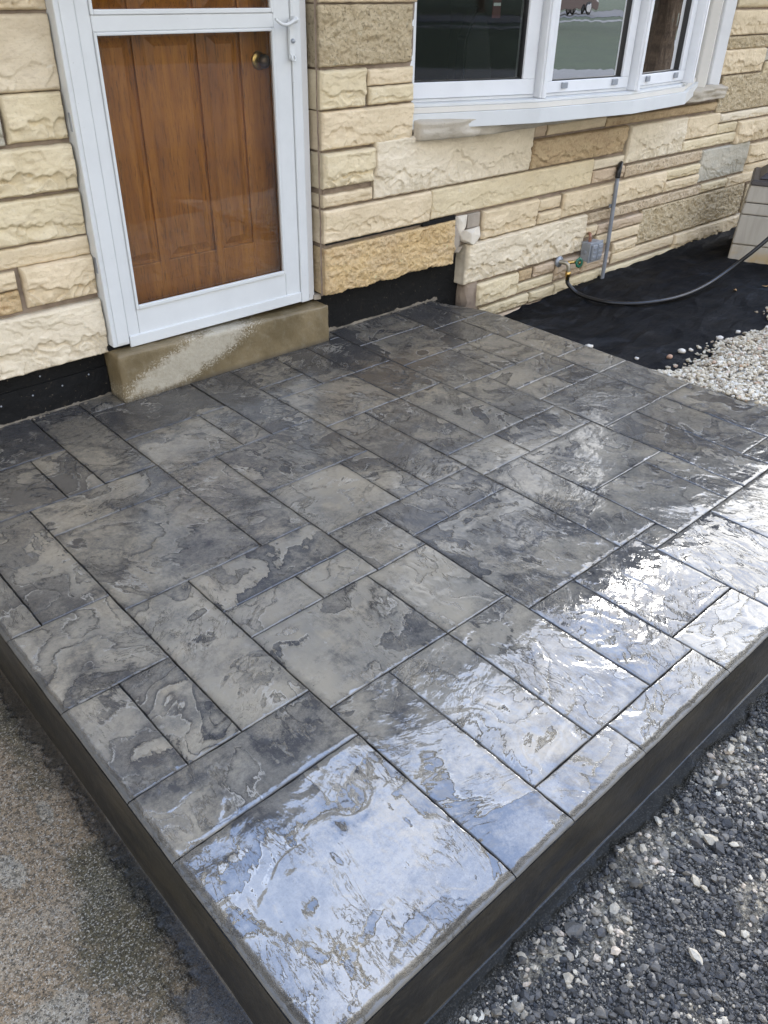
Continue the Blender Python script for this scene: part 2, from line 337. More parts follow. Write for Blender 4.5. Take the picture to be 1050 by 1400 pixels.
def m_white(name='white_paint', c=(0.64, 0.655, 0.65)):
    s = NT(name)
    k = s.mix(s.ss(s.noise(6, 5, 0.6), 0.35, 0.75), c, tuple(x * 0.93 for x in c))
    k = s.mix(s.ss(s.noise(140, 2, 0.5), 0.74, 0.78, 0, 0.5), k, (0.25, 0.24, 0.22))
    return s.fin(k, 0.34, s.bump(s.noise(40, 3), 0.0004))

def m_mortar():
    s = NT('mortar')
    c = s.mix(s.ss(s.noise(12, 5, 0.6), 0.35, 0.7), (0.30, 0.235, 0.175), (0.20, 0.15, 0.11))
    return s.fin(c, 0.9, s.bump(s.noise(130, 5, 0.7), 0.003))

def m_tar():
    s = NT('tar_coated_foundation')
    c = s.mix(s.ss(s.noise(20, 5, 0.7), 0.55, 0.75), (0.006, 0.006, 0.006), (0.022, 0.018, 0.014))
    c = s.mix(s.ss(s.noise(90, 3, 0.6), 0.68, 0.72, 0, 0.6), c, (0.16, 0.13, 0.09))
    return s.fin(c, 0.8, s.bump(s.noise(14, 6, 0.6, 0.5), 0.014), spec=0.25)

def m_leaf(name, a, b):
    s = NT(name)
    return s.fin(s.mix(s.rnd(), s.mix(s.noise(3, 3), a, b), b), 0.6)

def m_grass():
    s = NT('lawn_grass')
    c = s.mix(s.ss(s.noise(1.2, 5, 0.6), 0.3, 0.7), (0.016, 0.030, 0.006), (0.010, 0.021, 0.004))
    return s.fin(c, 0.9, s.bump(s.noise(120, 4, 0.7), 0.03))

# ------------------------------------------------------------------ object helpers
def raw_obj(name, me, mat=None, parent=None, loc=None):
    o = bpy.data.objects.new(name, me); COL.objects.link(o)
    if mat is not None:
        for m in (mat if isinstance(mat, (list, tuple)) else [mat]): me.materials.append(m)
    if parent is not None: o.parent = parent
    if loc is not None: o.location = loc
    return o
def tag(o, label=None, cat=None, group=None, kind=None):
    if label: o['label'] = label
    if cat: o['category'] = cat
    if group: o['group'] = group
    if kind: o['kind'] = kind
    return o
def empty(name, loc=(0, 0, 0), rz=0.0):
    o = bpy.data.objects.new(name, None); o.empty_display_size = 0.05; COL.objects.link(o); o.location = loc; o.rotation_euler = (0, 0, rz); return o
def thing(name, label, cat, loc=(0, 0, 0), rz=0.0, group=None):
    return tag(empty(name, loc, rz), label, cat, group)
def np_mesh(name, co, quads, smooth=True, attrs=None, tris=False):
    me = bpy.data.meshes.new(name); co = np.asarray(co, np.float32); q = np.asarray(quads, np.int32); k = q.shape[1]
    me.vertices.add(len(co)); me.vertices.foreach_set('co', co.ravel())
    me.loops.add(q.size); me.loops.foreach_set('vertex_index', q.ravel())
    me.polygons.add(len(q)); me.polygons.foreach_set('loop_start', np.arange(0, q.size, k, dtype=np.int32))
    me.polygons.foreach_set('loop_total', np.full(len(q), k, np.int32))
    me.polygons.foreach_set('use_smooth', np.full(len(q), smooth, bool))
    me.update(calc_edges=True)
    for a, v in (attrs or {}).items():
        at = me.attributes.new(a, 'FLOAT', 'POINT'); at.data.foreach_set('value', np.asarray(v, np.float32).ravel())
    return me
def grid_quads(nx, ny):
    i, j = np.meshgrid(np.arange(nx - 1), np.arange(ny - 1), indexing='ij'); a = (i * ny + j).ravel()
    return np.stack([a, a + ny, a + ny + 1, a + 1], 1)
def bm_box(bm, x0, x1, y0, y1, z0, z1, bev=0.0, mi=0, seg=2):
    r = bmesh.ops.create_cube(bm, size=1.0); vs = r['verts']
    bmesh.ops.scale(bm, vec=(x1 - x0, y1 - y0, z1 - z0), verts=vs)
    bmesh.ops.translate(bm, vec=((x0 + x1) / 2, (y0 + y1) / 2, (z0 + z1) / 2), verts=vs)
    if bev > 0:
        es = list({e for v in vs for e in v.link_edges})
        bmesh.ops.bevel(bm, geom=es, offset=bev, segments=seg, profile=0.5, affect='EDGES')
def bm_obj(name, bm, mat, parent=None, loc=None, smooth=False):
    me = bpy.data.meshes.new(name); bm.to_mesh(me); bm.free()
    if smooth:
        for p in me.polygons: p.use_smooth = True
    return raw_obj(name, me, mat, parent, loc)
def box(name, x0, x1, y0, y1, z0, z1, mat, parent=None, bev=0.0):
    bm = bmesh.new(); bm_box(bm, x0, x1, y0, y1, z0, z1, bev); return bm_obj(name, bm, mat, parent)
def prism(name, pts, axis, a, b, mat, parent=None, bev=0.0, smooth=False):
    """extrude a 2-D outline; axis 'x': pts=(y,z); 'y': pts=(x,z); 'z': pts=(x,y)"""
    bm = bmesh.new()
    def P(p, t): return {'x': (t, p[0], p[1]), 'y': (p[0], t, p[1]), 'z': (p[0], p[1], t)}[axis]
    A = [bm.verts.new(P(p, a)) for p in pts]; B = [bm.verts.new(P(p, b)) for p in pts]
    n = len(pts); bm.faces.new(A); bm.faces.new(B[::-1])
    for i in range(n): bm.faces.new((A[i], B[i], B[(i + 1) % n], A[(i + 1) % n]))
    bmesh.ops.recalc_face_normals(bm, faces=bm.faces)
    if bev: bmesh.ops.bevel(bm, geom=list(bm.edges), offset=bev, segments=2, affect='EDGES')
    return bm_obj(name, bm, mat, parent, smooth=smooth)
def tube(name, pts, rad, mat, parent=None, sub=6, seg=12, cap=True):
    """smooth tube through points; rad a number or one per point"""
    P = [Vector(p) for p in pts]; n = len(P); rads = rad if isinstance(rad, (list, tuple)) else [rad] * n
    Q = []; RR = []
    for i in range(n - 1):
        p0 = P[max(i - 1, 0)]; p1 = P[i]; p2 = P[i + 1]; p3 = P[min(i + 2, n - 1)]
        for k in range(sub):
            t = k / sub
            Q.append(0.5 * ((2 * p1) + (-p0 + p2) * t + (2 * p0 - 5 * p1 + 4 * p2 - p3) * t * t + (-p0 + 3 * p1 - 3 * p2 + p3) * t ** 3)); RR.append(rads[i] * (1 - t) + rads[i + 1] * t)
    Q.append(P[-1]); RR.append(rads[-1])
    bm = bmesh.new(); rings = []; up = Vector((0.13, 0.2, 0.97))
    for i, q in enumerate(Q):
        d = (Q[min(i + 1, len(Q) - 1)] - Q[max(i - 1, 0)]).normalized()
        a = d.cross(up)
        if a.length < 0.1: a = d.cross(Vector((1, 0, 0)))
        a.normalize(); b = d.cross(a).normalized(); up = b * -1 if False else up
        rings.append([bm.verts.new(q + (a * math.cos(2 * math.pi * k / seg) + b * math.sin(2 * math.pi * k / seg)) * RR[i]) for k in range(seg)])
    for i in range(len(rings) - 1):
        for k in range(seg): bm.faces.new((rings[i][k], rings[i][(k + 1) % seg], rings[i + 1][(k + 1) % seg], rings[i + 1][k]))
    if cap: bm.faces.new(rings[0][::-1]); bm.faces.new(rings[-1])
    bmesh.ops.recalc_face_normals(bm, faces=bm.faces)
    return bm_obj(name, bm, mat, parent, smooth=True)
def lathe(name, prof, mat, parent=None, loc=(0, 0, 0), axis='z', seg=24):
    bm = bmesh.new(); rings = []
    for r, h in prof:
        ring = []
        for k in range(seg):
            a = 2 * math.pi * k / seg; c, s_ = math.cos(a) * r, math.sin(a) * r
            ring.append(bm.verts.new({'z': (c, s_, h), 'y': (c, -h, s_), 'x': (h, c, s_)}[axis]))
        rings.append(ring)
    for i in range(len(rings) - 1):
        for k in range(seg): bm.faces.new((rings[i][k], rings[i][(k + 1) % seg], rings[i + 1][(k + 1) % seg], rings[i + 1][k]))
    bm.faces.new(rings[0]); bm.faces.new(rings[-1])
    bmesh.ops.recalc_face_normals(bm, faces=bm.faces)
    return bm_obj(name, bm, mat, parent, loc, smooth=True)

# ------------------------------------------------------------------ materials
M_SLATE = m_slate(); M_SIDE = m_slab_side(); M_GLASS = m_glass(); M_DOORGLASS = m_glass('storm_glass', (0.96, 0.97, 0.96), 1.5, 0.0, 0.75)
M_WHITE = m_white(); M_TRIM = m_white('cream_trim', (0.66, 0.63, 0.57)); M_VINYL = m_white('white_vinyl', (0.72, 0.73, 0.74))
M_MORTAR = m_mortar(); M_TAR = m_tar(); M_STEP = m_step(); M_WOOD = m_wood(); M_FABRIC = m_fabric()
M_BLACK = m_simple('black_rubber', (0.012, 0.012, 0.013), 0.38, bscale=60, bdist=0.0004)
M_GREYPVC = m_simple('grey_conduit', (0.22, 0.235, 0.26), 0.45, var=0.12)
M_ZINC = m_simple('weathered_zinc', (0.30, 0.32, 0.35), 0.4, metal=0.3, bscale=50, var=0.15)
M_BRASS = m_simple('aged_brass', (0.55, 0.36, 0.12), 0.28, metal=1.0)
M_GREEN = m_simple('green_wheel_paint', (0.01, 0.11, 0.065), 0.35)
M_DARK = m_simple('dark_interior', (0.010, 0.010, 0.011), 0.8)
ST = {
    'c': m_limestone('limestone_cream', (0.752, 0.620, 0.428), (0.651, 0.534, 0.354), (0.539, 0.422, 0.266)),
    'y': m_limestone('limestone_buff', (0.737, 0.630, 0.430), (0.662, 0.555, 0.360), (0.515, 0.420, 0.280)),
    'y2': m_limestone('limestone_sand', (0.712, 0.608, 0.440), (0.613, 0.510, 0.355), (0.491, 0.400, 0.285)),
    'p': m_limestone('limestone_pale', (0.752, 0.655, 0.495), (0.703, 0.612, 0.455), (0.564, 0.471, 0.330)),
    'w': m_limestone('limestone_white', (0.713, 0.606, 0.402), (0.629, 0.525, 0.339), (0.482, 0.384, 0.235)),
    't': m_limestone('limestone_tan', (0.613, 0.485, 0.354), (0.540, 0.422, 0.292), (0.406, 0.306, 0.215)),
    't2': m_limestone('limestone_pitted_tan', (0.638, 0.525, 0.369), (0.553, 0.434, 0.292), (0.367, 0.268, 0.169), 0.5, 0.7),
    'o': m_limestone('limestone_ochre', (0.761, 0.550, 0.275), (0.689, 0.515, 0.300), (0.565, 0.345, 0.154), 0.8, 0.35),
    'o2': m_limestone('limestone_coarse', (0.689, 0.573, 0.381), (0.602, 0.484, 0.304), (0.414, 0.305, 0.178), 1.0, 0.6),
    'o3': m_limestone('limestone_ochre_smooth', (0.565, 0.434, 0.261), (0.491, 0.358, 0.215), (0.344, 0.231, 0.123), 0.3, 0.4),
    'sill': m_limestone('limestone_sill', (0.52, 0.47, 0.385), (0.44, 0.39, 0.31), (0.34, 0.29, 0.22)),
    'b': m_limestone('limestone_bluegrey', (0.524, 0.480, 0.385), (0.451, 0.420, 0.338), (0.315, 0.300, 0.244)),
}

# ------------------------------------------------------------------ patio slab
# tiles of the stamp: x0, x1, d0, d1 with d = metres out from the step front, then base shade
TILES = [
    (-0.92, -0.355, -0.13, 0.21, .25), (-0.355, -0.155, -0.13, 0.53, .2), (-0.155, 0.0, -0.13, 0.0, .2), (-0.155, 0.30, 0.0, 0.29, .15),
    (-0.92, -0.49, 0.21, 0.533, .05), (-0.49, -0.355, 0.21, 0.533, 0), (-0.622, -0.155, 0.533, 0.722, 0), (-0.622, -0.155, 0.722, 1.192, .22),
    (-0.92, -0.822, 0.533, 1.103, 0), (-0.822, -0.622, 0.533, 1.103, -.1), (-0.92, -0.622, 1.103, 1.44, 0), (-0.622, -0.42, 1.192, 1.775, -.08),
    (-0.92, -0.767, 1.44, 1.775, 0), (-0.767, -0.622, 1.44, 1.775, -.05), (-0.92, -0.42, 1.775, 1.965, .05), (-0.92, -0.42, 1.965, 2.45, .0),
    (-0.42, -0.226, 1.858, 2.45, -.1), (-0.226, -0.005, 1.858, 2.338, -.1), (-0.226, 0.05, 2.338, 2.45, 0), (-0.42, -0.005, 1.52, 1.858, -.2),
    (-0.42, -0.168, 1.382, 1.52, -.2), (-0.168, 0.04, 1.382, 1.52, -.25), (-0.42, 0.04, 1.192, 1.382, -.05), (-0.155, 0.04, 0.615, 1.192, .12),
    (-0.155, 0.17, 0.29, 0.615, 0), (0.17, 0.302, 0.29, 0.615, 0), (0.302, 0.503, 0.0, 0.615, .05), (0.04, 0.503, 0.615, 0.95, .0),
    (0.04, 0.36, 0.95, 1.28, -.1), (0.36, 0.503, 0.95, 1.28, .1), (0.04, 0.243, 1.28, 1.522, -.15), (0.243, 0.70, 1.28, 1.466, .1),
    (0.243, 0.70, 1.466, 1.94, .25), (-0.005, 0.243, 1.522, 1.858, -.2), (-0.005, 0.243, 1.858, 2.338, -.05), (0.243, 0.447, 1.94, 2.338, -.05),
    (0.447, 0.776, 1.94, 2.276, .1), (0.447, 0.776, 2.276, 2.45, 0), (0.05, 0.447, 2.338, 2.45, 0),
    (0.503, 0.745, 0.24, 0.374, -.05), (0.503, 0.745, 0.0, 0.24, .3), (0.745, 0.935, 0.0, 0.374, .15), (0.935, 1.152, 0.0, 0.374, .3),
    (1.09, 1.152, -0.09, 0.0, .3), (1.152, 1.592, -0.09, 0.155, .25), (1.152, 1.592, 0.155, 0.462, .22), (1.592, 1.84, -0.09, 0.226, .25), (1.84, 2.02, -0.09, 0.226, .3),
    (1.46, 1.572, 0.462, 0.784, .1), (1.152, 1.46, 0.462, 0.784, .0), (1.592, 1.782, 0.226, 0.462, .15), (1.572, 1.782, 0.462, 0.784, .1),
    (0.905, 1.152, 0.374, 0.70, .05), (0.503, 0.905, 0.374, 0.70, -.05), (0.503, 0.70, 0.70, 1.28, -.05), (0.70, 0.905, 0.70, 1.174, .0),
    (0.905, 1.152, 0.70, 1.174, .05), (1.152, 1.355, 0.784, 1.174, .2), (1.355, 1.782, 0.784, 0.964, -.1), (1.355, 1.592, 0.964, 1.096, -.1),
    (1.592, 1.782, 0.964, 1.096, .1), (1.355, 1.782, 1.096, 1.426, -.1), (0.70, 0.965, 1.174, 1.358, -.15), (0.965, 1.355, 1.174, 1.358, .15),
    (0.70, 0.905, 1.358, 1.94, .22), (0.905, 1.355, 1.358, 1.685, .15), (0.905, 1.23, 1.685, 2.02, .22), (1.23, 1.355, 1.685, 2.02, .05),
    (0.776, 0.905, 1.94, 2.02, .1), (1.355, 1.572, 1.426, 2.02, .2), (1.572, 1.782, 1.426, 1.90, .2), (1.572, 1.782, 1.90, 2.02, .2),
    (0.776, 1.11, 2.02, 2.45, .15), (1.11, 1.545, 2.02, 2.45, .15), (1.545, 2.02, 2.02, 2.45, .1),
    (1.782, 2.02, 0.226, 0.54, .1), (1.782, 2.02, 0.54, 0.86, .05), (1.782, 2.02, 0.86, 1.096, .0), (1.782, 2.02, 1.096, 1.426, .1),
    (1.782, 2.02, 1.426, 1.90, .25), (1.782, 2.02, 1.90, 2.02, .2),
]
SX0, SX1, SY0 = -0.92, 2.02, -2.45
slab = thing('concrete_patio', 'glossy grey stamped concrete patio slab in a slate tile pattern before the door step', 'patio')
rs = random.Random(11)
def corner_warp(x, y):
    """the slab's far right corner is rounded off where it meets the stone pier"""
    return x - 0.12 * sstep(-0.34, 0.09, y) ** 1.5 * sstep(1.75, 2.02, x)
def slab_tile(x0, x1, d0, d1, shade, k):
    y0, y1 = -d1, -d0; g = 0.0012
    cx, cy = (x0 + x1) / 2, (y0 + y1) / 2
    dist = math.dist((cx, cy), (CAM.x, CAM.y)); sp = min(0.0055, max(0.0026, 0.0011 * dist + 0.0006))
    ex = {'l': abs(x0 - SX0) < 1e-3, 'r': abs(x1 - SX1) < 1e-3, 'b': abs(y0 - SY0) < 1e-3}
    def axis(a, b):
        edge = [0, 0.0012, 0.0026, 0.0042, 0.0065, 0.0095]
        n = max(2, int((b - a - 0.02) / sp)); m = np.linspace(a + 0.0125, b - 0.0125, n)
        return np.concatenate([a + np.array(edge), m, b - np.array(edge)[::-1]])
    xs = axis(x0 + g, x1 - g); ys = axis(y0 + g, y1 - g)
    X, Y = np.meshgrid(xs, ys, indexing='ij'); X = X.ravel(); Y = Y.ravel()
    big = 9.0
    dl = (X - x0); dr = (x1 - X); db = (Y - y0); dtp = (y1 - Y)
    rim = np.full_like(X, big); e = np.full_like(X, big)
    for key, d in (('l', dl), ('r', dr), ('b', db)):
        if ex[key]: rim = np.minimum(rim, d)
        else: e = np.minimum(e, d)
    e = np.minimum(e, dtp)
    # joints die out a little before the free edge
    jf = sstep(0.006, 0.022, rim)
    s = 100 + k * 7; rot = rs.uniform(0, math.pi); sx, sy = rs.uniform(1.7, 2.6), rs.uniform(2.4, 4.2)
    u = X * math.cos(rot) + Y * math.sin(rot); v = -X * math.sin(rot) + Y * math.cos(rot)
    wx = fbm(u * 3.2, v * 3.2, 3, s + 3) * 0.16; wy = fbm(u * 3.2, v * 3.2, 3, s + 5) * 0.16
    F = 0.5 + 0.36 * fbm((u + wx) * sx, (v + wy) * sy, 5, s, 0.52)
    und = 0.0017 * fbm(X * 4.3, Y * 4.3, 3, 5, 0.45) + 0.0007 * fbm(u * 9, v * 9, 3, s + 9, 0.5)
    # plates stand a little proud of each other in the mesh as well
    FN = (F * 4.2); pl = np.floor(FN) + sstep(0.0, 0.25, FN - np.floor(FN))
    z = und + 0.0005 * (pl - 2.0)
    ew = e + 0.0014 * perlin(X * 30, Y * 30, s)
    z = z * sstep(0, 0.02, rim)
    z -= 0.0045 * (1 - sstep(0.0, 0.0036, ew)) * jf + 0.0005 * (1 - sstep(0.003, 0.014, ew)) * jf
    rimr = rim + 0.0035 * perlin(X * 16, Y * 16, 3) + 0.0015 * perlin(X * 60, Y * 60, 4); z -= 0.30 * np.clip(0.019 - rimr, 0, 0.019) * (rim < 5); r = 0.006; t = np.clip(1 - rim / r, 0, 1); z -= r * (1 - np.sqrt(np.clip(1 - t * t, 0, 1)))
    rim2 = rim + 0.002 * perlin(X * 14, Y * 14, 3)
    Xw = corner_warp(X, Y)
    Xw = Xw + (0.0014 * perlin(Y * 9, Y * 0 + 3.3, s)) * (rim < 5); Yw = Y + 0.0014 * perlin(X * 9, X * 0 + 1.3, s) * (rim < 5)
    me = np_mesh('stamped_tile', np.stack([Xw, Yw, z], 1), grid_quads(len(xs), len(ys)), True,
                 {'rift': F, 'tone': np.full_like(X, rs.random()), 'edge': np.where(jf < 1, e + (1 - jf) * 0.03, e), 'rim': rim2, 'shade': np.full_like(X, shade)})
    return raw_obj('stamped_tile', me, M_SLATE, slab)
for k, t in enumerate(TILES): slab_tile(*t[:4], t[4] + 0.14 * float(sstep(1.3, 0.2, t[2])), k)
# slab body: pale sides just below the tiles, cut round the step, rounded at the pier
out = [(SX0 + 0.001, SY0 + 0.001), (SX1 - 0.001, SY0 + 0.001), (SX1 - 0.001, -0.34)]
for q in np.linspace(-0.30, 0.085, 8): out.append((float(corner_warp(np.array([2.019]), np.array([q]))[0]), float(q)))
out += [(1.088, 0.085), (1.088, -0.002), (-0.004, -0.002), (-0.004, 0.128), (SX0 + 0.001, 0.128)]
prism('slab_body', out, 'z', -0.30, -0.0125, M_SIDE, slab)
def side_skin(p, q, k):
    """formed side of the slab, with the trowel ripple of the boards"""
    L = math.dist(p, q); n = int(L / 0.01); m = 26
    a = np.linspace(0, 1, n + 1); zz = np.concatenate([np.linspace(-0.0112, -0.26, m)])
    A, Z = np.meshgrid(a, zz, indexing='ij'); A = A.ravel(); Z = Z.ravel()
    nx, ny = (p[1] - q[1]) / L, (q[0] - p[0]) / L
    cxy = ((p[0] + q[0]) / 2 - 0.55, (p[1] + q[1]) / 2 + 1.15)
    if nx * cxy[0] + ny * cxy[1] < 0: nx, ny = -nx, -ny
    o = 0.0022 + 0.0025 * fbm(A * L * 2.0, Z * 9, 3, k) + 0.004 * sstep(-0.02, -0.06, Z) * 0 + 0.003 * sstep(-0.1, -0.22, Z)
    o = o + 0.0008 * perlin(A * L * 3, Z * 60, k + 4)
    o = o * sstep(-0.006, -0.03, Z) - 0.0004
    X = p[0] + (q[0] - p[0]) * A + nx * o; Y = p[1] + (q[1] - p[1]) * A + ny * o
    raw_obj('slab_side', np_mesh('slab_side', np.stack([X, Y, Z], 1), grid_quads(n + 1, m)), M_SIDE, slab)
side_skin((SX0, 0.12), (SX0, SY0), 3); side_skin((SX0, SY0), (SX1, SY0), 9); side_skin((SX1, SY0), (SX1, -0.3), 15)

# ------------------------------------------------------------------ door step
step = thing('door_step', 'brown weathered concrete door step with a flaked pale patch under the white storm door', 'step', (0, 0, 0))
def rough_block(name, x0, x1, y0, y1, z0, z1a, z1b, mat, parent, res=0.012, amp=0.0012, seed=1, rnd=0.006):
    """closed block with worn edges; its top may slope from z1a (left) to z1b (right)"""
    bm = bmesh.new(); bmesh.ops.create_cube(bm, size=1.0)
    nx = max(2, int((x1 - x0) / res)); ny = max(2, int((y1 - y0) / res)); nzz = max(2, int((z1a - z0) / res))
    for ax, n in ((0, nx), (1, ny), (2, nzz)):
        for i in range(1, n):
            c = [0, 0, 0]; c[ax] = -0.5 + i / n; nn = [0, 0, 0]; nn[ax] = 1
            bmesh.ops.bisect_plane(bm, geom=list(bm.verts) + list(bm.edges) + list(bm.faces), plane_co=c, plane_no=nn)
    co = np.array([v.co[:] for v in bm.verts]); q = co + 0.5
    P = np.stack([x0 + q[:, 0] * (x1 - x0), y0 + q[:, 1] * (y1 - y0), z0 + q[:, 2] * ((z1a - z0) + q[:, 0] * (z1b - z1a))], 1)
    d = np.stack([np.minimum(q[:, 0] * (x1 - x0), (1 - q[:, 0]) * (x1 - x0)), np.minimum(q[:, 1] * (y1 - y0), (1 - q[:, 1]) * (y1 - y0)), np.minimum(q[:, 2], 1 - q[:, 2]) * (z1a - z0)], 1)
    sg = np.sign(co) * (np.abs(co) > 0.499)
    cnt = np.abs(sg).sum(1); P -= sg * (cnt > 1)[:, None] * rnd * 0.42
    nn = amp * fbm(P[:, 0] * 20 + P[:, 2] * 7, P[:, 1] * 20 + P[:, 2] * 13, 4, seed) * 2
    chip = 0.004 * np.clip(perlin(P[:, 0] * 16, P[:, 2] * 16 + P[:, 1] * 9, seed + 2) - 0.25, 0, 1) * (cnt > 1)
    P += sg * (nn - chip * 2.2)[:, None]
    for v, p in zip(bm.verts, P): v.co = p
    return bm_obj(name, bm, mat, parent, smooth=True)
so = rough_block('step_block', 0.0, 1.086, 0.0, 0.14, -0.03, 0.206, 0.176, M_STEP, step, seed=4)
box('mortar_bed', -0.0, 1.03, 0.075, 0.139, 0.204, 0.222, M_TAR, step)

# ------------------------------------------------------------------ stone walls
STONES_RIGHT = [
    ('c', 1.089, 1.630, 1.403, 1.485),
    ('o2', 1.084, 1.606, 1.176, 1.392),
    ('y', 1.081, 1.331, 1.017, 1.161),
    ('c', 1.349, 1.619, 1.094, 1.154),
    ('y', 1.354, 1.623, 1.018, 1.085),
    ('c', 1.084, 1.624, 0.858, 1.006),
    ('y', 1.085, 1.378, 0.700, 0.842),
    ('c', 1.083, 1.372, 0.620, 0.670),
    ('c', 1.084, 1.766, 0.460, 0.603),
    ('o', 1.085, 1.963, 0.212, 0.432),
    ('p', 1.389, 2.531, 0.617, 0.867),
    ('y', 1.778, 3.147, 0.464, 0.604),
    ('c', 2.180, 2.652, 0.297, 0.445),
    ('c', 2.669, 2.868, 0.374, 0.436),
    ('c', 2.670, 2.878, 0.299, 0.361),
    ('c', 2.885, 3.997, 0.307, 0.443),
    ('p', 3.152, 3.464, 0.545, 0.595),
    ('t', 3.156, 3.483, 0.467, 0.534),
    ('t2', 3.507, 4.428, 0.461, 0.526),
    ('o3', 2.547, 3.449, 0.617, 0.762),
    ('t', 2.542, 2.643, 0.779, 0.836),
    ('c', 2.662, 3.203, 0.780, 0.831),
    ('o3', 3.217, 4.483, 0.776, 0.822),
    ('p', 3.474, 4.132, 0.545, 0.757),
    ('c', 4.147, 4.568, 0.618, 0.752),
    ('p', 4.577, 5.592, 0.685, 0.738),
    ('w', 4.580, 4.841, 0.615, 0.674),
    ('c', 4.865, 6.055, 0.523, 0.671),
    ('y', 4.149, 4.861, 0.543, 0.606),
    ('b', 4.451, 5.126, 0.310, 0.520),
    ('c', 5.133, 6.247, 0.362, 0.497),
    ('c', 5.139, 6.333, 0.285, 0.351),
    ('w', 4.002, 4.431, 0.380, 0.442),
    ('c', 4.013, 4.446, 0.304, 0.368),
    ('t2', 3.159, 4.525, 0.225, 0.285),
    ('c', 3.163, 3.288, 0.141, 0.206),
    ('t', 3.299, 3.802, 0.140, 0.200),
    ('c', 3.301, 3.795, 0.064, 0.128),
    ('c', 3.507, 3.785, -0.019, 0.047),
    ('o2', 3.794, 5.207, -0.005, 0.217),
    ('w', 4.535, 4.893, 0.232, 0.289),
    ('c', 4.909, 6.362, 0.222, 0.292),
    ('c', 3.520, 4.277, -0.088, -0.022),
    ('c', 4.291, 5.475, -0.154, -0.020),
    ('w', 3.454, 4.296, -0.182, -0.114),
    ('w', 4.317, 5.575, -0.198, -0.125),
    ('t', 2.899, 3.164, -0.072, 0.040),
    ('t', 3.191, 3.501, -0.082, -0.002),
    ('w', 2.918, 3.426, -0.179, -0.098),
    ('y', 2.176, 2.535, -0.083, 0.048),
    ('o3', 2.553, 2.672, -0.014, 0.047),
    ('t', 2.689, 2.879, -0.012, 0.050),
    ('w', 2.545, 2.888, -0.083, -0.029),
    ('w', 2.220, 2.656, -0.169, -0.104),
    ('w', 2.673, 2.904, -0.166, -0.103),
    ('t', 2.347, 2.922, -0.257, -0.182),
    ('p', 2.066, 3.147, 0.068, 0.289),
    ('c', 4.474, 5.510, 1.211, 1.348),
    ('o2', 4.453, 5.593, 1.132, 1.200),
    ('c', 4.462, 5.008, 0.984, 1.126),
    ('b', 5.033, 5.653, 1.046, 1.116),
    ('w', 5.057, 5.709, 0.968, 1.037),
    ('o2', 4.509, 5.807, 0.750, 0.971),
]

STONES_LEFT = [
    ('c', -0.261, 0.009, 1.384, 1.496),
    ('y2', -0.336, 0.008, 1.151, 1.370),
    ('y', -0.206, 0.003, 0.998, 1.143),
    ('b', -0.400, -0.219, 0.994, 1.136),
    ('y', -0.427, 0.005, 0.830, 0.979),
    ('y', -0.472, 0.007, 0.666, 0.814),
    ('c', -0.503, 0.009, 0.590, 0.656),
    ('c', -0.524, -0.290, 0.517, 0.578),
    ('o', -0.545, -0.289, 0.431, 0.507),
    ('c', -0.266, 0.009, 0.438, 0.585),
    ('p', -0.588, 0.009, 0.194, 0.414),
]


